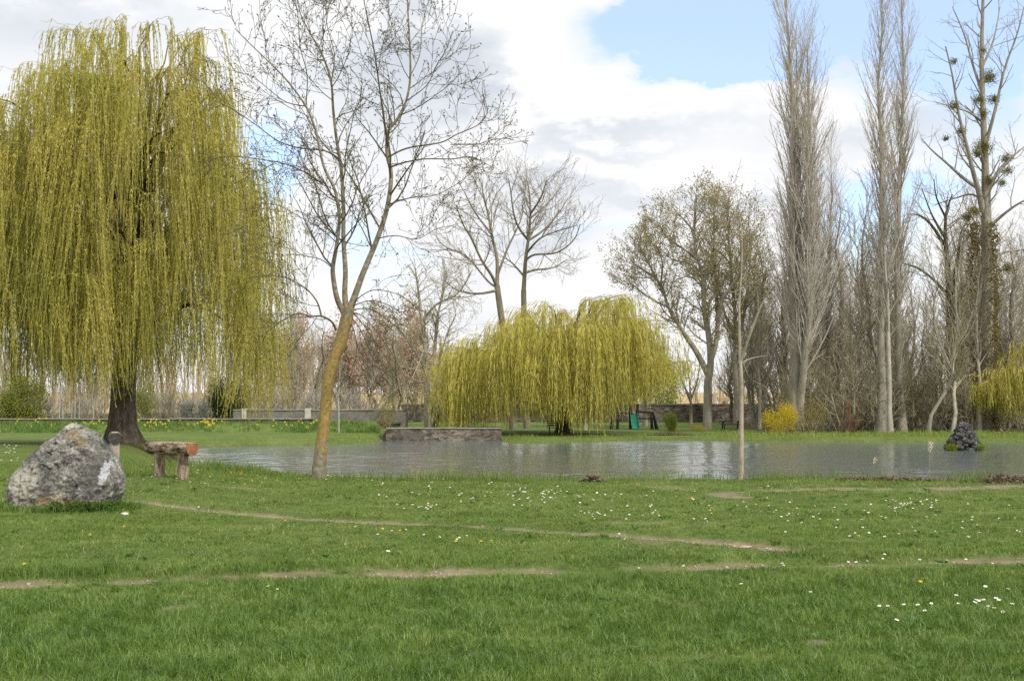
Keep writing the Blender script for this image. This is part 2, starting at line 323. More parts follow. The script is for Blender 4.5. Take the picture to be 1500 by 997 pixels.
# taller fringe by the near water's edge, around the bench legs and on the eroded margin
n = 26000; x = rng.uniform(-9, 15, n); y = rng.uniform(25.2, 28.9, n)
cl = fbm(x, y, .9, 31); keep = (sdf(x, y) > -.1) & (rng.uniform(-.6, 1, n) < cl + .55 * (x < 0) - .1); x, y, cl = x[keep], y[keep], cl[keep]
x2 = rng.uniform(-9.5, -5.2, 9000); y2 = rng.uniform(23, 31, 9000); k = sdf(x2, y2) > 0; k &= rng.uniform(0, 1, 9000) < np.where(x2 < -7.6, .18, .4); x2, y2 = x2[k], y2[k]
x = np.concatenate([x, x2]); y = np.concatenate([y, y2]); n = len(x); cl = fbm(x, y, .9, 31)
tag(link('rough_grass', blades(x, y, terr(x, y), (.10 + .16 * np.clip(cl + .3, 0, 1)) * rng.uniform(.4, 1.5, n), rng.uniform(.008, .014, n), rng.uniform(.1, .7, n), 'rough_grass', M['rough_blade'])),
    'taller rough grass fringe along the near edge of the pond', 'grass', kind='stuff')
# far bank reeds and rough grass
n = 42000; x = rng.uniform(-19, 46, n); y = rng.uniform(64, 86, n); s = sdf(x, y)
keep = (s > 0) & (s < np.where(x > 13, 9, 2.6)) & (rng.uniform(0, 1, n) < np.where(x > 13, 1, .5)) & ~((x > -8.5) & (x < -.4) & (y > 76)); x, y = x[keep], y[keep]; n = len(x)
cl = fbm(x, y, .5, 41)
tag(link('bank_grass', blades(x, y, terr(x, y), (.16 + .14 * np.clip(cl + .3, 0, 1)) * np.where(x > 13, 1.2, .8) * rng.uniform(.5, 1.4, n), rng.uniform(.02, .04, n), rng.uniform(.1, .6, n), 'bank_grass', M['reed_blade'])),
    'yellow green tufted grass along the far bank of the pond', 'grass', kind='stuff')

# ------------------------------------------------------------------ tubes and leaves
def tubes(lines):
    """lines: list of (pts, radii); returns verts, quads"""
    groups = {}
    for p, r in lines:
        s = 12 if r[0] > .12 else 8 if r[0] > .05 else 5 if r[0] > .02 else 3
        groups.setdefault((len(p), s), []).append((p, r))
    VV, QQ, off = [], [], 0
    for (n, s), items in groups.items():
        Pp = np.array([i[0] for i in items], float); R = np.array([i[1] for i in items], float); m = len(items)
        T = np.gradient(Pp, axis=1); T /= np.linalg.norm(T, axis=2, keepdims=True) + 1e-9
        ov = Pp[:, -1] - Pp[:, 0]; ov /= np.linalg.norm(ov, axis=1, keepdims=True) + 1e-9
        ref = np.where(np.abs(ov[:, 2:3]) > .8, np.array([[1., 0, 0]]), np.array([[0, 0, 1.]]))[:, None, :]
        U = np.cross(T, np.broadcast_to(ref, T.shape)); U /= np.linalg.norm(U, axis=2, keepdims=True) + 1e-9
        W = np.cross(T, U); a = np.arange(s) * 2 * PI / s
        V = Pp[:, :, None, :] + R[:, :, None, None] * (np.cos(a)[None, None, :, None] * U[:, :, None, :] + np.sin(a)[None, None, :, None] * W[:, :, None, :])
        base = (off + (np.arange(m) * n * s)[:, None, None] + (np.arange(n - 1) * s)[None, :, None])
        k = np.arange(s)[None, None, :]; k2 = (k + 1) % s
        q = np.stack([base + k, base + k2, base + s + k2, base + s + k], -1).reshape(-1, 4)
        VV.append(V.reshape(-1, 3)); QQ.append(q); off += m * n * s
    return np.concatenate(VV), np.concatenate(QQ)
def tube_mesh(name, lines, mat, smooth=True):
    v, q = tubes(lines); return mesh_np(name, v, q, smooth=smooth, mats=[mat])
def leaf_mesh(name, pos, dirs, length, width, mat, smooth=False):
    pos = np.asarray(pos, float); dirs = np.asarray(dirs, float); n = len(pos)
    dirs = dirs / (np.linalg.norm(dirs, axis=1, keepdims=True) + 1e-9)
    rnd = rng.normal(size=(n, 3)); side = np.cross(dirs, rnd); side /= np.linalg.norm(side, axis=1, keepdims=True) + 1e-9
    L_ = np.broadcast_to(np.asarray(length, float), (n,))[:, None]; W_ = np.broadcast_to(np.asarray(width, float), (n,))[:, None]
    V = np.stack([pos, pos + dirs * L_ * .45 + side * W_ / 2, pos + dirs * L_, pos + dirs * L_ * .45 - side * W_ / 2], 1)
    return mesh_np(name, V.reshape(-1, 3), np.arange(n * 4).reshape(-1, 4), mats=[mat], smooth=smooth)
R_ = random.random
def U_(a, b): return a + (b - a) * R_()
def nrm(d):
    l = math.sqrt(d[0] ** 2 + d[1] ** 2 + d[2] ** 2) or 1; return (d[0] / l, d[1] / l, d[2] / l)
def perp(d):
    """random unit vector perpendicular to d"""
    while True:
        r = (random.gauss(0, 1), random.gauss(0, 1), random.gauss(0, 1)); k = r[0] * d[0] + r[1] * d[1] + r[2] * d[2]
        r = (r[0] - k * d[0], r[1] - k * d[1], r[2] - k * d[2]); l = math.sqrt(sum(c * c for c in r))
        if l > .1: return (r[0] / l, r[1] / l, r[2] / l)
def children(out, pts, rad, lv, prm, Lp, tips):
    """spawn the next level of branches along a polyline"""
    if lv >= len(prm): return
    c = prm[lv]; n = len(pts) - 1
    cnt = c['n'] if 'n' in c else max(1, int(Lp * c['dens'] * U_(.8, 1.2)))
    for i in range(cnt):
        t = c.get('t0', .2) + (1 - c.get('t0', .2)) * ((i + R_()) / cnt); s = min(t * n, n - 1e-6); k = int(s); f = s - k
        p = tuple(pts[k][j] * (1 - f) + pts[k + 1][j] * f for j in range(3)); r = rad[k] * (1 - f) + rad[k + 1] * f
        tg = nrm(tuple(pts[k + 1][j] - pts[k][j] for j in range(3))); q = perp(tg)
        if c.get('flat'): q = nrm((q[0], q[1], q[2] * .4 + c['flat']))
        a = math.radians(U_(*c['ang'])); d = tuple(tg[j] * math.cos(a) + q[j] * math.sin(a) for j in range(3))
        Lc = (c['len'] if 'len' in c else Lp * c['lr']) * (1 - c.get('fall', .5) * t) * U_(.6, 1.25)
        grow(out, p, d, Lc, min(r * c.get('rr', .6), c.get('rmax', 9)), lv, prm, tips)
def grow(out, p, d, Lc, r, lv, prm, tips):
    c = prm[lv]; n = c.get('seg', 4); r = max(r, c.get('rmin', .004)); pts = [p]; rad = [r]; d = nrm(d); st = Lc / n; wob = c.get('wob', .15); up = c.get('up', .1)
    for i in range(n):
        d = nrm((d[0] + random.gauss(0, wob), d[1] + random.gauss(0, wob), d[2] + random.gauss(0, wob) + up))
        p = (p[0] + d[0] * st, p[1] + d[1] * st, p[2] + d[2] * st); pts.append(p)
        rad.append(max(r * (1 - (1 - c.get('tip', .35)) * (i + 1) / n), c.get('rmin', .004) * .8))
    out[min(lv, 1)].append((pts, rad))
    if lv == len(prm) - 1: tips.append((pts[-1], d))
    children(out, pts, rad, lv + 1, prm, Lc, tips)
def smooth_line(pts, rads, per=4):
    """Catmull-Rom through the given points"""
    n = len(pts); o, r = [], []
    for i in range(n - 1):
        p0, p1, p2, p3 = pts[max(i - 1, 0)], pts[i], pts[i + 1], pts[min(i + 2, n - 1)]
        for k in range(per):
            t = k / per
            o.append(tuple(.5 * (2 * p1[j] + (p2[j] - p0[j]) * t + (2 * p0[j] - 5 * p1[j] + 4 * p2[j] - p3[j]) * t * t + (3 * p1[j] - p0[j] - 3 * p2[j] + p3[j]) * t ** 3) for j in range(3)))
            r.append(rads[i] * (1 - t) + rads[i + 1] * t)
    o.append(pts[-1]); r.append(rads[-1]); return o, r
def plen(p): return sum(math.dist(a, b) for a, b in zip(p[:-1], p[1:]))
def tree_from(name, label, cat, base, out, barkm, twigm, tips=None, budm=None, bud=None, group=None):
    """assemble a one-off tree: out[0] trunk lines, out[1] branch lines (world coordinates)"""
    b = np.array(base); t = thing(name, label, cat, base, group=group)
    sh = lambda ls: [([tuple(np.array(q) - b) for q in p], r) for p, r in ls]
    link('trunk', tube_mesh('trunk', sh(out[0]), barkm), t)
    if out[1]: link('branches', tube_mesh('branches', sh(out[1]), twigm), t)
    if tips and budm:
        pp, dd = [], []
        for (p, d) in tips:
            for k in range(bud[0]):
                pp.append([p[j] - b[j] - d[j] * U_(0, bud[3]) + random.gauss(0, bud[4]) for j in range(3)]); dd.append([d[j] + random.gauss(0, .6) for j in range(3)])
        link('buds', leaf_mesh('buds', pp, dd, bud[1], bud[2], budm), t)
    return t
def stem(out, pts, rads, prm, tips, lvl=0, per=4, child=True):
    p, r = smooth_line(pts, rads, per); out[lvl].append((p, r))
    if child: children(out, p, r, 1, prm, plen(p), tips)
    return p, r
def pr(name): return name
def variant(kind, seed):
    """shared meshes of a kind of tree, base at the origin"""
    random.seed(seed); out = [[], []]; tips = []; k = kind
    H = k['H']; n = 10; pts = []; x = y = 0; pw_ = k.get('pw', .8)
    for i in range(n + 1):
        pts.append((x, y, H * i / n - (.3 if i == 0 else 0))); x += random.gauss(0, k.get('sway', .1)); y += random.gauss(0, k.get('sway', .1))
    rad = [k['r'] * ((1 - i / n) ** pw_ * .95 + .05) * (1.35 if i == 0 else 1) for i in range(n + 1)]
    for j in range(k.get('stems', 1)):
        if j:
            a = U_(0, 2 * PI); off = k.get('spread', .6); hs = H * U_(.55, .9); m = 8
            p2 = [(math.cos(a) * off * min(1, i / 3) , math.sin(a) * off * min(1, i / 3), hs * i / m - .2) for i in range(m + 1)]
            r2 = [k['r'] * .6 * ((1 - i / m) ** .8 * .95 + .05) for i in range(m + 1)]
            out[0].append((p2, r2)); children(out, p2, r2, 1, k['prm'], hs, tips)
        else:
            out[0].append((pts, rad)); children(out, pts, rad, 1, k['prm'], H, tips)
    res = {'trunk': tube_mesh('trunk', out[0], k['bark']), 'branches': tube_mesh('branches', out[1], k['twig'])}
    if k.get('bud'):
        bd = k['bud']; pp, dd = [], []
        for (p, d) in tips:
            for q in range(bd[0]):
                pp.append([p[j] - d[j] * U_(0, bd[3]) + random.gauss(0, bd[4]) for j in range(3)]); dd.append([d[j] + random.gauss(0, .6) for j in range(3)])
        res['buds'] = leaf_mesh('buds', pp, dd, bd[1], bd[2], k['budm'])
    return res
def place(meshes, name, label, cat, px, d, rotz=None, scale=1, group=None, zoff=0):
    x = (px - CX) / F * d; t = thing(name, label, cat, (x, d, tz(x, d) + zoff), U_(0, 6.28) if rotz is None else rotz, group, scale)
    for k, me in meshes.items(): link(k, me, t)
    return t


# ------------------------------------------------------------------ near tree by the pond
random.seed(21)
def gl(pts, d, dd=0, wig=0):
    n = len(pts) - 1
    return [P(x, y, d + dd * (i / n) + (random.gauss(0, wig) if i else 0)) for i, (x, y) in enumerate(pts)]
def rr(a, b, n, pw=.8): return [a + (b - a) * (i / (n - 1)) ** pw for i in range(n)]
SIDE = [None, dict(dens=2.9, t0=.2, ang=(30, 68), len=2.1, fall=.45, rr=.5, rmax=.022, rmin=.006, seg=6, wob=.13, up=.09),
        dict(dens=4.6, t0=.12, ang=(28, 62), len=.8, fall=.4, rr=.6, rmin=.0055, seg=4, wob=.16, up=.08),
        dict(dens=6, t0=.1, ang=(25, 60), len=.22, fall=.3, rr=.7, rmin=.005, seg=2, wob=.2, up=.1)]
ARC = [None, dict(SIDE[1], dens=4.4, len=1.3, t0=.12, fall=.62), SIDE[2], SIDE[3]]
TIPP = [None, dict(SIDE[1], dens=3, len=.9), SIDE[2], SIDE[3]]
D = 25.9; out = [[], []]; tips = []
tp = [(467, 703), (468, 680), (473, 640), (477, 600), (480, 565), (487, 535), (499, 500), (507, 470), (511, 452)]
stem(out, gl(tp, D), [.175, .145, .130, .122, .12, .122, .125, .135, .115], None, None, 0, child=False)
def st(pts, dd, r0, r1, prm, lvl=0): return stem(out, gl(pts, D, dd), rr(r0 * (.60 if lvl == 0 else .50), r1, len(pts), .62), prm, tips, lvl)
A = [(506, 462), (494, 438), (488, 405), (488, 388), (493, 360), (497, 320), (491, 280), (474, 243), (462, 190), (448, 156), (422, 120), (398, 95), (372, 70), (344, 42)]
st(A, -.9, .115, .008, SIDE)
st([(508, 460), (505, 430), (506, 397), (503, 350), (503, 297), (499, 241), (493, 205), (488, 160), (485, 120), (472, 80), (456, 52), (440, 20), (430, -30)], .9, .12, .01, SIDE)
st([(511, 458), (521, 430), (533, 397), (553, 349), (567, 305), (573, 257), (567, 225), (569, 193), (581, 176), (595, 148), (601, 112), (600, 60), (597, 0), (600, -40)], .6, .14, .012, SIDE)
st([(568, 215), (563, 180), (556, 130), (549, 80), (541, 40), (533, 0), (530, -35)], -1.2, .055, .008, SIDE, 1)
st([(490, 170), (486, 120), (490, 80), (478, 30), (480, -30)], 1.2, .03, .008, SIDE, 1)
st([(448, 156), (450, 110), (440, 70), (436, 20), (428, -20)], -1.2, .028, .007, ARC, 1)
st([(601, 112), (615, 80), (618, 40), (628, 0)], 1.2, .028, .007, ARC, 1)
st([(595, 148), (625, 125), (640, 95), (655, 70), (663, 45)], -.8, .03, .006, ARC, 1)
st([(472, 269), (448, 253), (420, 241), (392, 235), (340, 229), (300, 236)], -1.0, .045, .006, ARC, 1)
st([(499, 235), (476, 221), (440, 217), (408, 207), (372, 181), (340, 160), (318, 146), (298, 118)], 1.3, .042, .006, ARC, 1)
st([(448, 156), (420, 150), (395, 132), (370, 112), (345, 104), (330, 80)], 1.4, .03, .006, ARC, 1)
st([(572, 245), (589, 239), (621, 233), (661, 233), (690, 230), (712, 240), (722, 246)], -1.2, .045, .006, ARC, 1)
st([(569, 230), (597, 217), (645, 209), (669, 197), (695, 186), (708, 176), (714, 160), (706, 134)], 1.3, .045, .006, ARC, 1)
st([(660, 212), (701, 211), (722, 199), (732, 188)], .5, .018, .006, ARC, 1)
st([(567, 300), (600, 290), (640, 285), (680, 262), (700, 240)], 1.0, .035, .006, ARC, 1)
st([(543, 361), (528, 330), (512, 305), (492, 280), (460, 268), (430, 270)], 1.2, .03, .006, ARC, 1)
st([(553, 349), (580, 345), (610, 350), (640, 335), (665, 330)], -1.4, .03, .006, ARC, 1)
st([(489, 395), (470, 380), (440, 372), (410, 350), (380, 345), (350, 330)], -1.5, .03, .006, ARC, 1)
st([(493, 355), (470, 335), (440, 318), (405, 300), (372, 300)], 1.4, .03, .006, ARC, 1)
# low arching and drooping branches
st([(492, 484), (486, 471), (471, 463), (455, 463), (440, 459), (423, 464), (406, 475), (385, 490), (372, 500)], -.8, .06, .007, ARC, 1)
st([(471, 463), (465, 443), (452, 426), (438, 416), (416, 406), (385, 404), (355, 410)], .6, .045, .007, ARC, 1)
DR = [None, dict(ARC[1], up=-.05, dens=3.2, len=1.0), dict(SIDE[2], up=-.06), SIDE[3]]
for pts, dd in (([(512, 463), (524, 476), (536, 500), (548, 529), (568, 560), (590, 590)], -.5), ([(514, 458), (530, 462), (552, 485), (575, 520), (597, 560), (606, 585)], .6),
                ([(514, 455), (540, 452), (570, 470), (600, 500), (620, 540), (628, 575)], 1.2), ([(512, 470), (520, 490), (522, 520), (518, 550), (523, 580)], -1.0),
                ([(520, 440), (545, 425), (580, 430), (610, 450), (640, 470)], -1.0), ([(516, 448), (545, 440), (578, 452), (603, 480), (612, 520)], -1.8),
                ([(515, 455), (532, 475), (556, 510), (578, 545), (585, 580)], 1.6)):
    st(pts, dd, .03, .005, DR, 1)
tree_from('bare_tree', 'tall bare tree with orange lichen on its bent trunk by the pond', 'tree', P(467, 702, D), out, M['lichen_bark'], M['twig_near'],
          tips, M['bud'], (2, .06, .024, .06, .014))
# slim young tree
out = [[], []]; tips = []
YP = [None, dict(dens=1.5, t0=.45, ang=(20, 45), len=.9, fall=.5, rr=.45, rmin=.005, seg=5, wob=.08, up=.12), dict(dens=3, t0=.2, ang=(25, 50), len=.3, rmin=.004, seg=3, up=.1)]
stem(out, gl([(1085, 704), (1086, 640), (1086, 560), (1084, 520), (1083, 450), (1086, 400), (1087, 350), (1083, 310), (1076, 262)], D), [.066, .048, .040, .037, .022, .014, .009, .006, .004], YP, tips)
stem(out, gl([(1085, 530), (1098, 492), (1112, 455), (1128, 422)], D, -.5), [.035, .03, .02, .01], [None, dict(YP[1], dens=.8, len=.5), YP[2]], tips)
stem(out, gl([(1086, 532), (1100, 525), (1122, 521)], D, .3), [.02, .016, .01], None, tips, 1, child=False)
stem(out, gl([(1087, 528), (1097, 552), (1112, 562), (1140, 575)], D, .6), [.018, .014, .01, .006], None, tips, 1, child=False)
M['bark_young'] = surf('bark_young', [(.35, (.25, .21, .15)), (.5, (.40, .34, .25)), (.65, (.52, .46, .36))], 6, (1, 1, .6), bump=.3, bdist=.01)
tree_from('young_tree', 'slim young tree with a thin pale trunk at the near edge of the pond', 'tree', P(1085, 703, D), out, M['bark_young'], M['twig_grey'])

# ------------------------------------------------------------------ willows
def willow(name, label, base, prof, RY, zb, ntuft, per, slen, sp, lsz, matl, trunk, limb_r, stemw, low=.6, seed=3, fork=3.0, cx=0, lsp=.26, ragged=.5):
    r = np.random.default_rng(seed); random.seed(seed); t = thing(name, label, 'tree', base)
    px_ = [p[0] for p in prof]; pz_ = [p[1] for p in prof]; x0, x1 = px_[0], px_[-1]; rx = (x1 - x0) / 2; mx = (x0 + x1) / 2
    limbs = [trunk]; strands = []; twl = []
    for i in range(ntuft + 16):
        xo = x0 + (x1 - x0) * ((i * .618034) % 1) if i < ntuft else r.uniform(-1.1, 1.4)
        k = math.sqrt(max(0, 1 - ((xo - mx) / rx) ** 2)); u = r.uniform(-1, 1); u = math.copysign(abs(u) ** .6, u); yo = RY * k * u
        zt = np.interp(xo, px_, pz_) * (1 - .22 * u * u); z = zt * (1 - low * r.uniform() ** 1.7)
        z = max(z, zb(xo) + 1.6)
        if i >= ntuft: yo = -RY * r.uniform(.25, .7); z = r.uniform(fork + 1.5, fork + 5)
        tip = np.array([xo, yo, z]); gapn = float(vnoise(np.array([xo * 1.0]), np.array([yo * .5]), .9, seed)[0]); hb = max(0, r.normal(0, ragged))
        if i < ntuft and gapn < -.3 and r.uniform() < .4 and z < .8 * max(pz_): continue
        pf = per * (1 + .45 * gapn) * (.55 if (gapn < -.25 and z < .62 * max(pz_)) else 1)
        hue_ = r.normal()
        fz = fork + (z - fork) * .28 * r.uniform(); s0 = np.array([cx * fz / 6, 0, fz]); c = np.array([xo * .45 + cx * .3, yo * .45, min(max(z * 1.12, fork * 1.0 + .45 * (max(pz_) - fork) * (1 - .5 * (i % 7) / 7)), zt * .97)])
        if i % (6 if z < .5 * max(pz_) else 3) == 0 or z > .88 * max(pz_):
            ts = np.linspace(0, 1, 9); cur = [tuple((1 - a) ** 2 * s0 + 2 * a * (1 - a) * c + a * a * tip + (r.normal(0, .1, 3) if 0 < a < 1 else 0)) for a in ts]
            limbs.append((cur, list(np.linspace(limb_r * (1 if i % 9 == 0 else .45), .018, 9))))
        nb = 7; outd = np.array([xo - cx * .5, yo, 0]); outd /= np.linalg.norm(outd) + 1e-6
        subs = []
        for b in range(nb):
            a = r.uniform(0, 2 * PI); dh = np.array([math.cos(a), math.sin(a), 0]) * .9 + outd * .5; Lb = r.uniform(.5, 1.7) * stemw
            pts = [tip + dh * Lb * q + np.array([0, 0, Lb * (r.uniform(.35, .6) * q - .62 * q * q)]) for q in np.linspace(0, 1, 7)]
            subs.append(pts); twl.append(([tuple(p) for p in pts], [.010, .009, .008, .007, .007, .006, .005]))
        tsw = r.normal(0, .085, 2)
        for q in range(int(pf)):
            sb = subs[r.integers(nb)]; f = r.uniform(.3, 5.999); k = int(f); p = sb[k] * (1 - f + k) + sb[k + 1] * (f - k)
            hd = (sb[-1] - sb[0]) * np.array([1, 1, 0]); hd /= np.linalg.norm(hd) + 1e-6
            Ls = min(r.uniform(*slen), max(.8, p[2] - zb(p[0]) - hb + r.normal(0, .35)))
            sw = r.normal(0, .05, 2) + tsw; ss = np.linspace(0, 1, 8)
            ar = .28 * stemw * r.uniform(.3, 1.4)
            P_ = np.stack([p[0] + hd[0] * ar * (1 - np.exp(-ss * 6)) + sw[0] * Ls * ss + r.normal(0, .02, 8).cumsum() * .6, p[1] + hd[1] * ar * (1 - np.exp(-ss * 6)) + sw[1] * Ls * ss,
                           p[2] + .12 * stemw * np.sin(np.minimum(ss * 9, PI)) - Ls * ss], -1)
            strands.append(P_)
    S_ = np.array(strands); n = len(S_)
    link('trunk', tube_mesh('trunk', [l for l in limbs if l[1][0] > limb_r * .6], M['bark_dark']), t); twl = twl + [l for l in limbs if l[1][0] <= limb_r * .6]
    link('branches', tube_mesh('branches', twl + [([tuple(p) for p in s], [.006] * 8) for s in S_], M['willow_stem']), t)
    Ln = np.linalg.norm(np.diff(S_, axis=1), axis=2).sum(1); cnt = (Ln / sp).astype(int) + 2; sid = np.repeat(np.arange(n), cnt); N_ = len(sid)
    f = r.uniform(0, 1, N_) * 6.999; k = f.astype(int); g = (f - k)[:, None]; pos = S_[sid, k] * (1 - g) + S_[sid, k + 1] * g
    dn = S_[sid, k + 1] - S_[sid, k]; dn /= np.linalg.norm(dn, axis=1, keepdims=True)
    d = dn + r.normal(0, lsp, (N_, 3)); sc = r.uniform(.6, 1.3, N_) * (1.05 - .45 * f / 7)
    link('foliage', leaf_mesh('foliage', pos, d, lsz[0] * sc, lsz[1] * sc, matl), t); return t
# big willow on the left
bx0, by0, _ = P(180, 648, 46); bz0 = tz(bx0, by0); k46 = 46 / F
def wx(px, py): return ((px - 180) * k46, (590 - py) * k46 + EYE - bz0)
prof = [wx(*p) for p in [(-95, 240), (-60, 190), (-10, 150), (25, 118), (60, 112), (88, 104), (108, 78), (126, 42), (160, 34), (190, 34), (225, 32), (262, 40), (296, 52), (314, 72), (326, 120), (346, 180), (366, 235), (382, 330)]]
def zb1(x): return float(np.interp(x, [-8, -4.5, -1, -.5, .6, 1.2, 3.6, 4.4, 5.2, 5.6, 7], [2.3, 2.5, 2.6, 1.9, 1.9, 2.6, 2.4, 1.0, 1.2, 2.6, 2.7]))
tr = ([(0.05, 0, -.3), (.0, 0, .1), (-.03, 0, .6), (-.02, 0, 1.4), (0, 0, 2.3), (.05, 0, 3.2), (.2, .1, 4.6), (.35, .1, 6.5), (.3, 0, 9), (.2, .1, 12)], [.95, .78, .56, .47, .45, .46, .36, .26, .17, .06])
willow('weeping_willow', 'huge yellow green weeping willow with a thick dark trunk on the left bank', (bx0, by0, bz0), prof, 5.8, zb1, 350, 31, (1.7, 5.6), .064, (.14, .032), M['willow'], tr, .12, .85, .68, 3, 3.0)
# willow on the far bank
bx0, by0, _ = P(826, 634, 84); bz0 = tz(bx0, by0); k84 = 84 / F
def wx2(px, py): return ((px - 826) * k84, (590 - py) * k84 + EYE - bz0)
prof2 = [wx2(*p) for p in [(664, 540), (672, 508), (688, 486), (708, 468), (730, 452), (765, 448), (795, 442), (822, 452), (850, 440), (880, 428), (905, 432), (925, 452), (950, 470), (970, 490), (984, 525)]]
def zb2(x): return float(np.interp(x, [-8.5, -7.8, -4, -3, 2, 3.2, 4.2, 6, 8], [1.4, .3, .6, 1.5, .6, 1.5, 2.2, 2.9, 3.3]))
tr = ([(0, 0, -.3), (0, 0, .1), (.02, 0, .6), (0, 0, 1.6), (-.05, 0, 2.4), (-.2, 0, 3.4), (-.3, 0, 4.6), (-.2, 0, 5.6)], [.85, .66, .5, .44, .4, .26, .14, .05])
willow('weeping_willow', 'broad yellow weeping willow trailing over the far bank in the middle', (bx0, by0, bz0), prof2, 6.5, zb2, 205, 30, (2.0, 8), .13, (.40, .040), M['willow_far'], tr, .12, 1.3, .42, 19, 2.2, lsp=.1, ragged=1.5)
# part of a third willow at the right edge
bx0 = (1512 - CX) / F * 84; bz0 = tz(bx0, 84)
tr = ([(0, 0, -.2), (0, 0, .5), (0, 0, 2), (.1, 0, 4)], [.3, .25, .2, .08])
willow('weeping_willow', 'small yellow weeping willow at the right edge of the far bank', (bx0, 84, bz0), [(-2.6, 4.2), (-2, 5), (-.8, 5.6), (.6, 5.7), (2, 5), (2.6, 4)], 2.4, lambda x: .7 + .4 * abs(x), 36, 30, (2, 4.6), .13, (.36, .045), M['willow_far'], tr, .06, 1.0, .4, 12, 1.6, lsp=.1)

# ------------------------------------------------------------------ guided bare trees across the pond
random.seed(33)
def guided(name, label, d, base, stems, prm, barkm, twigm, budm=None, bud=None, extra=None):
    out = [[], []]; tips = []
    for pts, dd, r0, r1, lvl in stems: stem(out, gl(pts, d, dd), rr(r0, r1, len(pts)), prm if lvl >= 0 else None, tips, max(lvl, 0), child=lvl >= 0)
    return tree_from(name, label, 'tree', P(base[0], base[1], d), out, barkm, twigm, tips if budm else None, budm, bud)
FAR = [None, dict(dens=2.2, t0=.3, ang=(25, 60), len=3.4, fall=.35, rr=.5, rmax=.07, rmin=.018, seg=6, wob=.12, up=.10),
       dict(dens=2.1, t0=.15, ang=(25, 55), len=1.5, fall=.3, rr=.55, rmin=.013, seg=4, wob=.14, up=.07), dict(dens=3.0, t0=.1, ang=(20, 50), len=.6, rr=.6, rmin=.010, seg=3, wob=.14, up=.06)]
guided('bare_tree', 'bare tree with spreading greyish crown rising behind the left half of the far willow', 97, (752, 628),
       [([(752, 631), (747, 560), (738, 490), (731, 440), (728, 418)], 0, .32, .22, -1), ([(728, 420), (720, 403), (705, 380), (690, 348), (678, 328), (668, 300)], -3, .15, .04, 0),
        ([(728, 420), (728, 380), (720, 343), (715, 313), (708, 288), (706, 264)], 1, .17, .03, 0), ([(728, 405), (743, 365), (755, 340), (765, 315), (766, 290)], 3, .11, .03, 0),
        ([(728, 420), (715, 412), (683, 375), (655, 363), (640, 350)], 2, .11, .03, 0), ([(729, 425), (700, 430), (670, 425), (650, 410)], -3, .12, .03, 0), ([(720, 343), (695, 310), (680, 280)], 3, .1, .03, 0)],
       FAR, M['bark_brown'], M['twig_grey'])
guided('bare_tree', 'bare tree with tall rounded crown rising behind the middle of the far willow', 99, (770, 628),
       [([(772, 630), (770, 560), (768, 490), (767, 425)], 0, .30, .21, -1), ([(767, 427), (770, 380), (774, 350), (777, 313), (775, 280), (770, 256)], 0, .19, .03, 0),
        ([(769, 382), (783, 373), (815, 370), (840, 352), (850, 328)], -2, .11, .03, 0), ([(774, 352), (795, 338), (818, 313), (832, 290)], 2.5, .11, .03, 0),
        ([(774, 352), (761, 335), (753, 315), (748, 280), (745, 262)], -2.5, .12, .03, 0), ([(768, 400), (785, 395), (810, 392), (830, 380)], 3, .12, .03, 0),
        ([(777, 313), (792, 290), (800, 265)], -3, .1, .03, 0), ([(768, 405), (750, 385), (735, 375)], 3, .1, .03, 0), ([(772, 370), (790, 350), (812, 340), (845, 330)], -4, .1, .03, 0), ([(776, 320), (800, 300), (822, 275)], 4, .1, .03, 0)],
       FAR, M['bark_brown'], M['twig_grey'])
ALD = [None, dict(FAR[1], len=3.0, dens=2.7), dict(FAR[2], len=1.4, dens=2.9), dict(FAR[3], dens=3.2, len=.5)]
guided('bare_tree', 'round crowned tree with olive buds standing in front of the long stone wall', 97, (1037, 628),
       [([(1036, 632), (1037, 600), (1037, 560), (1041, 530), (1038, 490), (1032, 458), (1030, 423), (1028, 400), (1018, 361), (1018, 319), (1018, 292)], 0, .42, .04, 0),
        ([(1041, 528), (1050, 495), (1051, 458), (1048, 400), (1046, 365), (1046, 319), (1048, 298)], 2, .24, .04, 0), ([(1050, 470), (1060, 435), (1081, 407), (1095, 379), (1101, 342)], -2, .2, .04, 0),
        ([(1022, 380), (1002, 365), (979, 349), (966, 330)], -2, .12, .03, 0), ([(1018, 340), (1000, 320), (985, 303)], 2, .1, .03, 0), ([(1028, 400), (1008, 385), (985, 380), (965, 362)], 3, .1, .03, 0),
        ([(1046, 365), (1060, 340), (1072, 312)], 3, .1, .03, 0), ([(1030, 420), (1010, 405), (990, 410)], 3, .08, .03, 0), ([(1060, 435), (1085, 440), (1108, 425)], 3, .08, .03, 0),
        ([(1037, 548), (1020, 515), (1003, 490), (993, 474), (979, 450), (968, 416), (949, 400), (926, 384)], -1, .26, .04, 0), ([(972, 430), (955, 395), (940, 368), (935, 356)], 1, .1, .03, 0),
        ([(979, 450), (958, 440), (930, 420), (912, 400)], 2.5, .09, .03, 0), ([(968, 416), (970, 385), (962, 360)], -2.5, .08, .03, 0)],
       ALD, M['bark_grey'], M['twig_brown'], M['bud_olive'], (4, .17, .08, .3, .14))
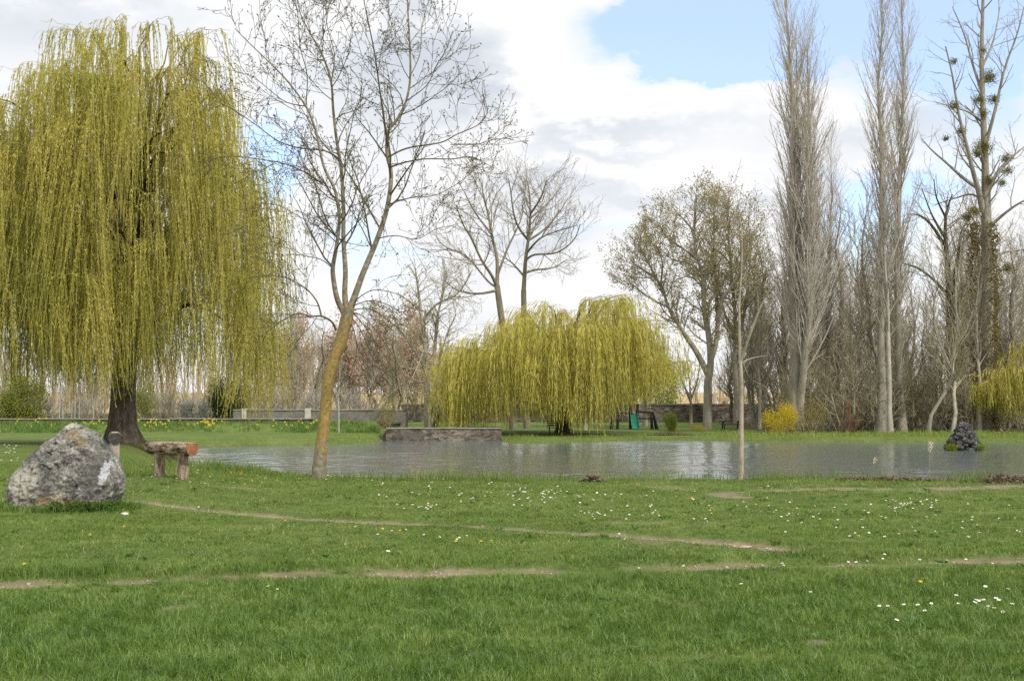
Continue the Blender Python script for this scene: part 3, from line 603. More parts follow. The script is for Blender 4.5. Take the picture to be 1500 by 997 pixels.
guided('bare_tree', 'dense olive brown budded tree standing between the round crowned tree and the poplars', 101, (1078, 626),
       [([(1078, 629), (1079, 580), (1076, 530), (1078, 480), (1074, 430), (1070, 380), (1066, 330), (1064, 298)], 0, .3, .04, 0), ([(1078, 520), (1088, 470), (1095, 420), (1099, 370), (1096, 318)], 1.5, .2, .03, 0), ([(1078, 500), (1062, 460), (1052, 420), (1045, 380), (1046, 340)], -1.5, .15, .03, 0),
        ([(1078, 560), (1098, 530), (1112, 480), (1118, 420), (1114, 370)], -1, .14, .03, 0), ([(1074, 430), (1085, 390), (1084, 340)], 2, .1, .03, 0)],
       ALD, M['bark_grey'], M['twig_brown'], M['bud_olive'], (3, .18, .075, .4, .2))
guided('bare_tree', 'dark forked bare tree left of the tree covered in mistletoe', 95, (1398, 630),
       [([(1398, 634), (1394, 560), (1392, 500), (1391, 445), (1388, 388), (1385, 350), (1386, 313), (1395, 285)], 0, .5, .05, 0), ([(1383, 358), (1363, 328), (1345, 315), (1327, 314)], -2, .15, .03, 0),
        ([(1386, 350), (1375, 333), (1363, 310), (1350, 275)], 2, .15, .03, 0), ([(1396, 430), (1403, 380), (1408, 340), (1420, 322)], 1, .2, .03, 0), ([(1388, 432), (1368, 410), (1345, 393), (1320, 385)], 1, .16, .04, 0),
        ([(1386, 320), (1372, 290), (1368, 262)], -1, .1, .03, 0)],
       [None, dict(FAR[1], dens=1.2, len=3), FAR[2], FAR[3]], M['bark_dark'], M['twig_grey'])
random.seed(5)
mt = guided('bare_tree', 'tall ivy clad tree dotted with round mistletoe clumps behind the rock island', 87, (1442, 635),
       [([(1440, 638), (1444, 560), (1446, 450), (1446, 380), (1445, 325), (1444, 275), (1443, 237), (1440, 160), (1438, 80), (1440, 0), (1441, -45)], 0, .62, .06, 0),
        ([(1440, 310), (1433, 278), (1425, 250), (1418, 220), (1405, 170), (1395, 110), (1385, 68)], -2, .24, .04, 0), ([(1430, 274), (1410, 260), (1388, 240), (1365, 220), (1350, 203)], 1, .15, .03, 0),
        ([(1448, 277), (1463, 250), (1480, 232), (1498, 217), (1520, 200)], 2, .16, .03, 0), ([(1448, 333), (1475, 310), (1498, 295), (1525, 285)], -2, .14, .03, 0),
        ([(1443, 215), (1458, 160), (1472, 100), (1490, 50), (1500, 10)], -1, .15, .03, 0), ([(1440, 140), (1425, 95), (1412, 50), (1395, 10)], 1, .12, .03, 0),
        ([(1440, 180), (1420, 165), (1400, 158), (1372, 150)], -2, .09, .03, 0), ([(1438, 100), (1455, 60), (1465, 10)], 2, .1, .03, 0), ([(1445, 300), (1425, 285), (1400, 290), (1370, 300)], 2, .1, .03, 0),
        ([(1446, 390), (1470, 370), (1500, 365), (1520, 350)], 1, .12, .03, 0)],
       [None, dict(FAR[1], dens=1.0, len=3.0, ang=(35, 65)), dict(FAR[2], dens=1.6), dict(FAR[3], dens=2)], M['bark_grey'], M['twig_grey'])
M['mistletoe'] = leafmat('mistletoe', [(.3, (.10, .10, .025)), (.5, (.19, .18, .04)), (.7, (.30, .27, .07))], 2)
M['ivy'] = leafmat('ivy', [(.3, (.11, .09, .03)), (.5, (.20, .155, .05)), (.7, (.32, .25, .09))], .8, .35)
mb = np.array(mt.location)
for (px, py, r, dd) in [(1448, 113, 13, 0), (1434, 146, 9, -.6), (1456, 146, 9, .4), (1440, 166, 8, -.5), (1397, 90, 5.5, -1.6), (1398, 155, 8, -1.4), (1440, 215, 14, -.4), (1432, 225, 9, -.6), (1475, 250, 9, .8), (1473, 232, 8, .9),
                        (1408, 192, 8, -1), (1386, 203, 4.5, .4), (1468, 268, 7, .8), (1448, 265, 9, -.3), (1427, 310, 9, -.4), (1439, 75, 6, 0), (1417, 318, 7, .5), (1476, 392, 9, .5)]:
    c = np.array(P(px, py, 87 + dd)) - mb; rad = r * 87 / F; n = int(rad * rad * 2700) + 60
    d = rng.normal(size=(n, 3)); d /= np.linalg.norm(d, axis=1, keepdims=True); q = d * rad * rng.uniform(.1, 1.15, (n, 1)) ** .8 * (1 + .3 * np.sin(d[:, :1] * 5 + d[:, 1:2] * 4)) * np.array([1, 1, .85])
    link('mistletoe_clump', leaf_mesh('mistletoe_clump', c + q, d * .5 + rng.normal(0, .8, (n, 3)), .13, .045, M['mistletoe']), mt)
n = 10000; zz = rng.uniform(-.2, 15, n); a = rng.uniform(0, 2 * PI, n); rad = np.interp(zz, [0, 2, 5, 9, 11, 15], [.7, .7, .8, 1.0, .95, .8]) * rng.uniform(.5, 1.2, n) * (1 + .45 * vnoise(zz * 1.3, a * 1.5, 1.2, 3))
link('ivy', leaf_mesh('ivy', np.stack([.15 + np.cos(a) * rad, np.sin(a) * rad, zz], -1), np.stack([np.cos(a), np.sin(a), rng.uniform(-.8, .4, n)], -1), .16, .11, M['ivy']), mt)
random.seed(9)
guided('bare_tree', 'bushy bare tree with drooping olive twigs behind the low pond wall', 88, (627, 626),
       [([(627, 630), (626, 590), (624, 540), (622, 500), (617, 460), (612, 420), (608, 392)], 0, .3, .04, 0), ([(626, 560), (636, 520), (640, 470), (648, 430), (652, 396)], 1.5, .18, .03, 0), ([(624, 540), (605, 510), (585, 480), (570, 450)], -1.5, .14, .03, 0),
        ([(630, 628), (640, 580), (643, 530), (655, 490), (668, 460)], 2, .14, .03, 0), ([(622, 500), (600, 480), (580, 475), (562, 490)], 2, .09, .03, 0), ([(624, 560), (600, 560), (580, 570), (570, 590)], 1, .09, .02, 0), ([(618, 470), (640, 445), (670, 430), (690, 400)], -2, .1, .03, 0), ([(622, 510), (610, 540), (596, 570)], -2, .08, .02, 0)],
       [None, dict(FAR[1], dens=2.4, len=2.4, up=0), dict(FAR[2], dens=2.6, len=1.1, up=-.02), FAR[3]], M['bark_grey'], M['twig_brown'], M['bud_olive'], (1, .12, .05, .2, .06))
guided('bare_tree', 'small forked tree with a pale trunk behind the climbing frame', 104, (945, 622),
       [([(945, 626), (945, 600), (944, 585)], 0, .25, .2, -1), ([(944, 588), (935, 565), (925, 540), (915, 515)], -1, .14, .03, 0), ([(944, 588), (955, 565), (965, 540), (970, 510)], 1, .14, .03, 0), ([(944, 588), (945, 550), (948, 510)], 1, .1, .03, 0)],
       [None, dict(FAR[1], dens=2, len=1.8), FAR[2], FAR[3]], M['bark_grey'], M['twig_brown'], M['bud'], (3, .16, .08, .2, .1))
guided('bare_tree', 'small slender tree left of the round crowned tree by the wall', 110, (1012, 620),
       [([(1012, 622), (1012, 590), (1010, 560), (1005, 520)], 0, .18, .03, 0), ([(1012, 590), (1000, 560), (990, 535)], 1, .1, .03, 0), ([(1012, 585), (1022, 555), (1026, 520)], -1, .1, .03, 0)],
       [None, dict(FAR[1], dens=2, len=1.8), FAR[2], FAR[3]], M['bark_brown'], M['twig_brown'])
for px, py, w, lab in ((857, 627, .2, 'grey trunked tree seen through the right half of the far willow'), (690, 627, .25, 'pale trunked tree seen through the left half of the far willow')):
    guided('bare_tree', lab, 95, (px, py), [([(px, py + 4), (px + 2, 590), (px + 6, 550), (px + 10, 510)], 0, w, .06, 0), ([(px + 3, 580), (px - 8, 555), (px - 14, 530)], 1, .1, .03, 0)],
           [None, dict(FAR[1], dens=1.4, len=1.8), FAR[2]], M['bark_pale'], M['twig_grey'])

# ------------------------------------------------------------------ shared kinds of trees for the wood
POP = [None, dict(n=130, t0=.16, ang=(11, 25), len=6.2, fall=.6, rr=.38, rmax=.055, rmin=.012, seg=6, wob=.05, up=.06),
       dict(dens=2.2, t0=.12, ang=(18, 42), len=1.6, fall=.35, rr=.55, rmin=.009, seg=4, wob=.08, up=.10), dict(dens=2.2, t0=.2, ang=(18, 42), len=.5, rmin=.0065, seg=2, wob=.1, up=.1)]
pop_wide = variant(dict(H=34, r=.5, pw=1.2, sway=.12, stems=4, spread=1.3, prm=[None, dict(POP[1], n=80, len=6.6, ang=(12, 28), fall=.45), POP[2], POP[3]], bark=M['bark_grey'], twig=M['twig_poplar']), 1)
pop_slim = variant(dict(H=35, r=.33, pw=1.3, sway=.12, prm=[None, dict(POP[1], n=130, len=5.2, t0=.24, ang=(12, 26), fall=.45), POP[2], POP[3]], bark=M['bark_grey'], twig=M['twig_poplar']), 2)
W1 = [None, dict(n=42, t0=.2, ang=(18, 45), len=4.4, fall=.55, rr=.42, rmax=.08, rmin=.018, seg=6, wob=.1, up=.12), dict(dens=2.3, t0=.15, ang=(20, 50), len=1.5, fall=.3, rr=.55, rmin=.014, seg=4, wob=.12, up=.08),
      dict(dens=2.2, t0=.1, ang=(20, 50), len=.6, rmin=.008, seg=2, wob=.12, up=.06)]
wood1 = variant(dict(H=17, r=.2, sway=.28, prm=W1, bark=M['bark_grey'], twig=M['twig_grey']), 3)
wood2 = variant(dict(H=18, r=.26, sway=.2, stems=2, spread=1.2, prm=W1, bark=M['bark_brown'], twig=M['twig_poplar']), 4)
wood3 = variant(dict(H=14, r=.15, sway=.35, prm=W1, bark=M['bark_pale'], twig=M['twig_brown'], budm=M['bud_olive'], bud=(1, .12, .05, .2, .1)), 5)
wood4 = variant(dict(H=15, r=.22, sway=.3, stems=2, spread=1.0, prm=[None, dict(W1[1], ang=(30, 60), n=30), W1[2], W1[3]], bark=M['bark_dark'], twig=M['twig_brown']), 6)
pale_ = variant(dict(H=16, r=.20, sway=.1, prm=[None, dict(W1[1], t0=.38, n=30, ang=(18, 35)), W1[2], W1[3]], bark=M['bark_pale'], twig=M['twig_grey']), 7)
SH = [None, dict(n=9, t0=.15, ang=(20, 50), len=1.7, fall=.4, rr=.6, rmin=.016, seg=5, wob=.14, up=.08), dict(dens=3, t0=.1, ang=(20, 50), len=.8, rmin=.012, seg=3, wob=.14, up=.05)]
shrub1 = variant(dict(H=4.6, r=.05, sway=.16, stems=12, spread=.9, prm=SH, bark=M['twig_brown'], twig=M['twig_brown']), 8)
shrub2 = variant(dict(H=5.4, r=.05, sway=.2, stems=9, spread=.8, prm=SH, bark=M['twig_poplar'], twig=M['twig_brown'], budm=M['bud_olive'], bud=(1, .11, .05, .2, .1)), 9)
shrub3 = variant(dict(H=2.6, r=.04, sway=.14, stems=14, spread=.7, prm=[None, dict(SH[1], len=1.1), SH[2]], bark=M['twig_grey'], twig=M['twig_poplar']), 10)
M['red_stem'] = surf('red_stem', [(.3, (.20, .085, .045)), (.7, (.36, .17, .09))], 3)
redv = variant(dict(H=3.6, r=.03, sway=.1, stems=16, spread=.8, prm=[None, dict(SH[1], n=5, ang=(12, 25), len=1)], bark=M['red_stem'], twig=M['red_stem']), 11)
random.seed(77)
t = place(pop_wide, 'poplar_tree', 'broadest and leftmost of the very tall bare poplars, with several upright stems', 'tree', 1166, 86, 0.6); t.rotation_euler[1] = -.01
t = place(pop_slim, 'poplar_tree', 'tall slim bare poplar in the middle of the tall poplars, leaning slightly left', 'tree', 1289, 86, 1.0); t.rotation_euler[1] = -.035
t = place(pop_slim, 'poplar_tree', 'tall slim bare poplar just right of the white trunked tree', 'tree', 1320, 88, 3.2); t.rotation_euler[1] = -.03
t = place(pop_slim, 'poplar_tree', 'smaller slim poplar standing close right of the broad multi stemmed poplar', 'tree', 1216, 96, 2.2, .66)
t = place(pale_, 'birch_tree', 'slender tree with a straight whitish trunk at the wood edge across the pond', 'tree', 1303, 84.5, 1, 1.0)
t = place(wood3, 'slim_tree', 'slim wavy pale trunked tree left of the rock island at the wood edge', 'tree', 1357, 85, 1, .9)
t = place(wood3, 'slim_tree', 'slim tree leaning to the right just behind the rock island', 'tree', 1392, 85, 2.4, .95); t.rotation_euler[1] = .16
t = place(pale_, 'slim_tree', 'thin straight pale tree right of the rock island', 'tree', 1434, 86, 2, .7)
t = place(wood1, 'slim_tree', 'grey trunked tree between the picnic table and the yellow bush', 'tree', 1104, 102, .4, .8)
t = place(pale_, 'slim_tree', 'pale trunked tree just left of the yellow bush', 'tree', 1112, 98, 3.4, .62)
def region(px):
    for lim, txt in ((1120, 'between the picnic table and the yellow bush'), (1200, 'directly behind the yellow bush'), (1270, 'around the red stemmed shrub'), (1340, 'behind the white trunked tree'), (1420, 'left of the rock island')):
        if px < lim: return txt
    return 'right of the rock island'
kinds = [wood1, wood2, wood3, wood4]; kn = ['grey bare tree', 'twin stemmed bare tree', 'thin olive budded tree', 'dark trunked bare tree']
for i in range(66):
    px = 1075 + i * 7.1 + U_(-8, 8); d = U_(93, 122) if px > 1190 else U_(104, 123); k = (i * 7 + i // 3) % 4
    if px > 1330 and px < 1385: sc_ = U_(.45, .72)
    else: sc_ = U_(.8, 1.12) * (.8 if px < 1110 else 1)
    place(kinds[k], 'wood_tree', kn[k] + ' in the dense wood ' + region(px), 'tree', px, d, None, sc_, 'bare trees in the dense wood across the pond')
for i in range(34):
    px = 1130 + i * 12.0 + U_(-7, 7); d = U_(86.5, 100) if px > 1180 else U_(92, 110)
    place((shrub1, shrub2)[i % 2], 'shrub', ('brown bare shrub', 'olive budded shrub')[i % 2] + ' in the undergrowth ' + region(px), 'shrub', px, d, None, U_(.8, 1.5), 'undergrowth shrubs of the wood across the pond')
place(redv, 'red_stemmed_shrub', 'shrub of thin reddish upright stems at the wood edge', 'shrub', 1243, 86, 0, .8)
# slim things left of and around the near tree, beyond the bridge
for px, d, sc_, kx in ((402, 99, .62, 2), (436, 97, .58, 0), (447, 98, .5, 2), (468, 104, .55, 3), (560, 108, .6, 2), (585, 100, .55, 3), (540, 115, .6, 0), (212, 97, .5, 2), (60, 100, .6, 0), (20, 97, .7, 2)):
    place(kinds[kx], 'slim_tree', {402: 'slim tree behind the left end of the bridge parapet', 436: 'grey tree behind the middle of the bridge parapet', 447: 'leaning olive tree behind the bridge parapet', 468: 'dark tree behind the lichen covered trunk',
          560: 'thin tree behind the right end of the bridge parapet', 585: 'dark thin tree where the parapet meets the long wall', 540: 'grey thin tree beyond the wall right of the lichen covered trunk',
          212: 'thin tree behind the low wall right of the big willow trunk', 60: 'grey tree behind the yellow green bush on the left', 20: 'thin tree at the far left behind the yellow green bush'}[px], 'tree', px, d, None, sc_)
t = place(pale_, 'sapling', 'very thin straight sapling beside the bridge, right of the lichen covered trunk', 'tree', 497, 84, 0, .36); t.scale = (.3, .3, .42)
for px in (78, 88, 93, 106, 111, 117, 138): 
    t = place(pale_, 'sapling', 'thin pale sapling stem behind the low wall above the boulder', 'tree', px, U_(90, 94), None, .2, 'pale saplings behind the low left wall'); t.scale = (.2, .2, U_(.2, .28))
for i in range(30):
    px = -10 + i * 18.5 + U_(-8, 8)
    if 150 < px < 200: px += 40
    where = 'between the low wall and the field, ' + ('left of the willow trunk' if px < 170 else 'right of the willow trunk' if px < 330 else 'behind the bridge parapet')
    place((shrub3, shrub1)[i % 3 == 0], 'shrub', ('grey bare shrub', 'brown bare shrub')[i % 3 == 0] + ' ' + where, 'shrub', px, U_(91, 98), None, U_(.7, 1.05), 'bare shrubs behind the low left wall')

# ------------------------------------------------------------------ leafy bushes
def bush(name, label, px, py, d, w, h, n, lsz, mat, dp=None, stems=True, clumps=26, fill=.5, group=None):
    x, y, z = P(px, py, d); z = tz(x, y); t = thing(name, label, 'bush', (x, y, z), group=group); dp = dp or w
    cc = rng.normal(size=(clumps, 3)); cc /= np.linalg.norm(cc, axis=1, keepdims=True); cc *= rng.uniform(.45, .85, (clumps, 1)); cc[:, 2] = .5 + cc[:, 2] * .55
    ci = rng.integers(clumps, size=n); q = rng.normal(0, .17, (n, 3)) + cc[ci]; cen = np.array([0, 0, .25])
    pos = q * np.array([w / 2, dp / 2, h * .92]); pos[:, 2] = np.abs(pos[:, 2])
    link('foliage', leaf_mesh('foliage', pos, q - cen + rng.normal(0, .6, (n, 3)), lsz * rng.uniform(.6, 1.3, n), lsz * .5, mat), t)
    if stems:
        ls = [([(0, 0, -.1), tuple(c * np.array([w / 5, dp / 5, h * .35]) + rng.normal(0, .03, 3)), tuple(c * np.array([w / 2, dp / 2, h * .8]))], [.035, .022, .01]) for c in cc]
        link('stems', tube_mesh('stems', ls, M['twig_brown']), t)
    return t
M['yel_flower'] = leafmat('forsythia', [(.3, (.42, .33, .02)), (.5, (.64, .51, .035)), (.7, (.78, .64, .07))], 2, .3)
M['green_bush'] = leafmat('green_bush', [(.3, (.09, .12, .02)), (.5, (.18, .22, .035)), (.7, (.32, .34, .05))], 1.5, .3)
M['lime_bush'] = leafmat('lime_bush', [(.3, (.08, .11, .02)), (.5, (.22, .26, .03)), (.7, (.42, .42, .05))], .8, .3)
M['dark_bush'] = leafmat('dark_bush', [(.3, (.015, .03, .010)), (.5, (.035, .065, .018)), (.7, (.09, .13, .03))], 1, .15)
M['pink'] = leafmat('pink_buds', [(.3, (.50, .37, .27)), (.5, (.60, .45, .34)), (.7, (.70, .56, .43))], .5, .45)
M['grey_bush'] = leafmat('grey_bush', [(.3, (.13, .15, .12)), (.7, (.26, .28, .23))], 1, .2)
bush('forsythia_bush', 'bright yellow flowering bush on the far bank at the wood edge', 1143, 634, 84.5, 2.5, 2.05, 9000, .075, M['yel_flower'])
bush('olive_bush', 'brownish olive bush touching the right side of the yellow flowering bush', 1186, 633, 85.2, 2.6, 2.4, 2600, .09, M['bud_olive'], clumps=34)
bush('round_bush', 'small rounded green bush right of the climbing frame', 981, 631, 91, 1.35, 1.3, 6500, .07, M['green_bush'])
bush('lime_bush', 'yellow green leafy bush at the far left behind the low wall', 28, 612, 91, 5.2, 3.3, 9000, .15, M['lime_bush'], 3)
bush('lime_bush', 'yellow green leafy bush right of the willow trunk behind the low wall', 214, 608, 92, 1.8, 2.8, 1800, .13, M['lime_bush'], 2)
bush('evergreen_bush', 'dark evergreen bush at the left end of the bridge parapet', 333, 610, 92, 3.1, 3.1, 12000, .12, M['dark_bush'], 2.4)
bush('evergreen_bush', 'narrow dark evergreen bush behind the left corner of the bridge parapet', 357, 606, 94, 1.3, 2.8, 4000, .11, M['dark_bush'], 1.3)
bush('grey_shrub', 'low grey green shrub left of the dark evergreen bush', 283, 611, 90, 2.4, 1.3, 3500, .1, M['grey_bush'], 1.2)
bush('olive_bush', 'olive bush growing against the wall left of the low pond wall', 568, 628, 84, 1.5, 2.6, 1600, .1, M['bud_olive'])
bush('evergreen_bush', 'dark ivy bush at the foot of the tree behind the low pond wall', 638, 628, 89, 1.0, 1.9, 2200, .1, M['dark_bush'])
bush('olive_bush', 'pale green tree top bush beyond the wall behind the climbing frame', 968, 592, 132, 4.5, 6.8, 3800, .24, M['lime_bush'], clumps=40)
bush('olive_bush', 'olive green bush beyond the wall at the right end of the far willow', 905, 590, 130, 4.5, 4.6, 2500, .24, M['green_bush'])
bush('flower_patch', 'low patch of yellow flowers left of the round crowned tree base', 1020, 629, 95, 1.7, .4, 900, .06, M['yel_flower'], .8, stems=False)
# pinkish trees
random.seed(15)
pinkv = variant(dict(H=11, r=.2, sway=.3, stems=3, spread=1.2, prm=W1, bark=M['bark_brown'], twig=M['twig_poplar'], budm=M['pink'], bud=(4, .34, .2, .6, .28)), 14)
for px, d, sc_, lab in ((548, 135, .92, 'pink budded tree beyond the wall right of the lichen covered trunk'), (500, 142, .9, 'pink budded tree directly behind the lichen covered trunk'), (432, 140, .86, 'pale pink tree beyond the bridge parapet'), (600, 140, .95, 'pink tinged tree behind the olive budded tree'),
                       (1215, 140, .95, 'pinkish tree glimpsed through the wood')):
    place(pinkv, 'pink_tree', lab, 'tree', px, d, None, sc_)
# far off pale plantation: reads as one mass
random.seed(16); out = [[], []]; tips = []
PL = [None, dict(n=11, t0=.15, ang=(15, 40), len=2.4, fall=.4, rr=.5, rmax=.05, rmin=.03, seg=4, wob=.08, up=.12), dict(dens=1.5, t0=.2, ang=(20, 45), len=.9, rmin=.022, seg=2, up=.1)]
for i in range(330):
    px = U_(-60, 700) if i < 210 else U_(700, 1560); d = U_(150, 185); x = (px - CX) / F * d; h = U_(7.5, 10.5) * (.85 if px < 350 or px > 700 else 1) * (.62 if px > 700 else 1)
    p = [(x + random.gauss(0, .05), d, tz(x, d) - .2 + h * k / 5) for k in range(6)]; r = rr(.14, .03, 6); out[0].append((p, r)); children(out, p, r, 1, PL, h, tips)
M['pale_wood'] = surf('pale_wood', [(.3, (.27, .215, .12)), (.5, (.40, .33, .20)), (.7, (.54, .46, .30))], .4)
tag(link('distant_plantation', tube_mesh('distant_plantation', out[0] + out[1], M['pale_wood'])), 'pale beige plantation of bare trees beyond the walls', 'wood', kind='stuff')

# ------------------------------------------------------------------ walls
m, nt, N, L = newmat('rubble_wall'); tc = N.new('ShaderNodeTexCoord'); v = tc.outputs['Object']
wn = noise(N, L, v, 1.2, 3); wv = N.new('ShaderNodeVectorMath'); wv.operation = 'MULTIPLY_ADD'; L.new(wn.outputs['Color'], wv.inputs[0]); wv.inputs[1].default_value = (.25, .25, .25); L.new(v, wv.inputs[2])
mp = N.new('ShaderNodeMapping'); mp.inputs['Scale'].default_value = (2.4, 2.4, 6.0); L.new(wv.outputs[0], mp.inputs['Vector'])
vo = N.new('ShaderNodeTexVoronoi'); vo.inputs['Scale'].default_value = 1; L.new(mp.outputs[0], vo.inputs['Vector'])
vd = N.new('ShaderNodeTexVoronoi'); vd.feature = 'DISTANCE_TO_EDGE'; L.new(mp.outputs[0], vd.inputs['Vector'])
sp = N.new('ShaderNodeSeparateColor'); L.new(vo.outputs['Color'], sp.inputs[0])
cr = ramp(N, [(0, (.11, .095, .08)), (.4, (.20, .175, .15)), (.75, (.30, .265, .22)), (1, (.46, .42, .35))]); L.new(sp.outputs[0], cr.inputs[0])
big = noise(N, L, v, .35, 4); br = ramp(N, [(.35, (.55, .52, .5)), (.65, (1.1, 1.05, 1))]); L.new(big.outputs[0], br.inputs[0])
c1 = mixc(N, L, 1.0, cr.outputs[0], br.outputs[0], 'MULTIPLY'); er = ramp(N, [(.0, (1, 1, 1)), (.09, (0, 0, 0))]); L.new(vd.outputs['Distance'], er.inputs[0])
c2 = mixc(N, L, er.outputs[0], c1, (.13, .115, .10))
b = N.new('ShaderNodeBsdfPrincipled'); L.new(c2, b.inputs['Base Color']); b.inputs['Roughness'].default_value = .95; b.inputs['Specular IOR Level'].default_value = .15
bm = N.new('ShaderNodeBump'); bm.inputs['Distance'].default_value = .06; L.new(er.outputs[0], bm.inputs['Height']); bm.invert = True; L.new(bm.outputs[0], b.inputs['Normal'])
o = N.new('ShaderNodeOutputMaterial'); L.new(b.outputs[0], o.inputs[0]); M['rubble'] = m
M['rubble_light'] = m.copy(); [setattr(e, 'color', c_) for n_ in M['rubble_light'].node_tree.nodes if n_.type == 'VALTORGB' and len(n_.color_ramp.elements) == 4 for e, c_ in zip(n_.color_ramp.elements, ((.16, .14, .115, 1), (.30, .27, .22, 1), (.42, .38, .31, 1), (.58, .53, .44, 1)))]
[setattr(n_.inputs['Scale'], 'default_value', (4, 4, 9)) for n_ in M['rubble_light'].node_tree.nodes if n_.type == 'MAPPING']
M['render_wall'] = surf('old_render', [(.3, (.10, .095, .085)), (.5, (.19, .18, .16)), (.7, (.31, .29, .26))], 1.2, bump=.4, bdist=.03)
M['coping'] = surf('coping', [(.3, (.20, .18, .15)), (.7, (.42, .39, .34))], 3, bump=.4)
M['coping_dark'] = surf('coping_dark', [(.3, (.08, .07, .06)), (.7, (.20, .18, .15))], 3, bump=.4)
M['lime_stone'] = surf('lime_stone', [(.3, (.38, .36, .31)), (.7, (.62, .60, .54))], 3, bump=.4)
def X(px, d): return (px - CX) / F * d
def Zp(py, d): return EYE + (HZ - py) * d / F
def wall(name, label, px0, px1, d, ztop, zbot, th, cop, mat=None, copm=None):
    t = thing(name, label, 'wall', (X(px0, d), d, zbot)); Wd = X(px1, d) - X(px0, d); h = ztop - zbot; n = max(4, int(Wd / 1.5))
    b = MB(); xs = np.linspace(0, Wd, n + 1)
    top = [h - cop + .015 * random.gauss(0, 1) for _ in xs]
    vs = [(x, y, z) for i, x in enumerate(xs) for y, z in ((0, -.4), (0, top[i]), (th, top[i]), (th, -.4))]
    fs = [(4 * i + k, 4 * i + 4 + k, 4 * i + 4 + (k + 1) % 4, 4 * i + (k + 1) % 4) for i in range(n) for k in range(4)] + [(3, 2, 1, 0), (4 * n, 4 * n + 1, 4 * n + 2, 4 * n + 3)]
    b.add(vs, fs); b.build('wall_body', mat or M['rubble'], t); c = MB(); i = 0; x = 0
    while x < Wd:
        w = U_(.7, 1.3); zt = float(np.interp(x + w / 2, xs, top)); dz = U_(-.012, .012)
        c.box(x + .006, min(x + w, Wd) - .006, -.06 + U_(-.012, .012), th + .06, zt + .004 + dz, zt + cop + dz + .004); x += w
    c.build('coping', copm or M['coping'], t, bevel=.012); return t
random.seed(50)
wall('stone_wall', 'long dark rubble stone wall running behind the playground and the wood', 588, 1640, 125, Zp(591, 125), -.45, .5, .16, copm=M['coping_dark'])
t = wall('bridge_parapet', 'grey rendered bridge parapet wall behind the lichen covered trunk', 342, 597, 89.5, Zp(599, 89.5), -.45, .45, .08, M['render_wall'], M['coping'])
pb = MB()
for a, c_ in ((355, 362), (447, 456)): pb.box(X(a, 89.5) - X(342, 89.5), X(c_, 89.5) - X(342, 89.5), -.1, .55, .5, 1.66)
pb.build('pale_stone_block', M['lime_stone'], t, bevel=.02)
pb = MB(); pb.box(X(470, 89.5) - X(342, 89.5), X(588, 89.5) - X(342, 89.5), -.22, -.003, Zp(620, 89.5) + .45, Zp(617.5, 89.5) + .45); pb.build('ledge', M['coping_dark'], t)
pb = MB(); n = 14; cx_ = X(522, 89.5) - X(342, 89.5); zc = Zp(634, 89.5) + .45
vs = [(cx_ + .62 * math.cos(PI * i / n), y, zc + .30 * math.sin(PI * i / n)) for y in (-.012, -.006) for i in range(n + 1)]
pb.add(vs, [tuple(range(n, -1, -1)), tuple(range(n + 1, 2 * n + 2))] + [(i, i + 1, n + 2 + i, n + 1 + i) for i in range(n)]); M['black'] = plain('culvert_shade_black', (.01, .01, .01)); pb.build('culvert_shade_disc', M['black'], t)  # flat black half disc paints the shade inside the arch, no real recess
wall('garden_wall', 'low long wall with pale coping behind the daffodils on the left', -110, 458, 86.6, .52, -.2, .35, .07, M['rubble'], M['coping'])
random.seed(51)
wall('pond_wall', 'low coursed stone retaining wall at the far edge of the pond', 566, 735, 76.6, Zp(626.5, 76.6), WATER - .3, .6, .07, M['rubble_light'], M['coping'])

# ------------------------------------------------------------------ houses beyond the wall
M['white_wall'] = plain('white_wall', (.75, .73, .68), .9); M['tan_roof'] = surf('tan_roof', [(.3, (.38, .27, .17)), (.7, (.56, .42, .28))], 1.5, (4, 1, 1)); M['beige_wall'] = plain('beige_wall', (.62, .55, .42), .9)
M['glass_dark'] = plain('glass_dark', (.03, .035, .04), .2)
def house(label, px0, px1, d, ye, yr, wm, nwin):
    x0, x1 = X(px0, d), X(px1, d); zb = tz((x0 + x1) / 2, d) - .2; ze, zr = Zp(ye, d), Zp(yr, d); t = thing('house', label, 'house', (x0, d, zb)); W = x1 - x0; dp = 7; h = ze - zb
    b = MB(); b.box(0, W, 0, dp, 0, h); b.add([(0, 0, h), (0, dp, h), (0, dp / 2, zr - zb)], [(0, 1, 2)]); b.add([(W, 0, h), (W, dp, h), (W, dp / 2, zr - zb)], [(2, 1, 0)]); b.build('wall', wm, t)
    r = MB(); a = (zr - zb - h) / (dp / 2)
    for s, y0, y1 in ((1, -.35, dp / 2), (-1, dp + .35, dp / 2)):
        z0, z1 = h - .35 * a + .03, zr - zb + .03; r.add([(-.3, y0, z0), (W + .3, y0, z0), (W + .3, y1, z1), (-.3, y1, z1), (-.3, y0, z0 + .14), (W + .3, y0, z0 + .14), (W + .3, y1, z1 + .14), (-.3, y1, z1 + .14)],
              [(3, 2, 1, 0), (4, 5, 6, 7), (0, 1, 5, 4), (1, 2, 6, 5), (2, 3, 7, 6), (3, 0, 4, 7)])
    r.build('roof', M['tan_roof'], t)
    for i in range(nwin):
        cx_ = W * (i + .5) / nwin; w = MB(); w.box(cx_ - .5, cx_ + .5, -.05, -.003, h - 1.7, h - .5); f = w.build('window', M['glass_dark'], t)
house('beige house with a tan roof glimpsed under the far willow', 768, 832, 150, 589, 571, M['beige_wall'], 2)
house('small white house beyond the wall above the picnic table', 1050, 1088, 230, 583, 577, M['white_wall'], 2)
house('white house with tan roof beyond the wall above the yellow bush', 1128, 1162, 230, 584, 576, M['white_wall'], 2)

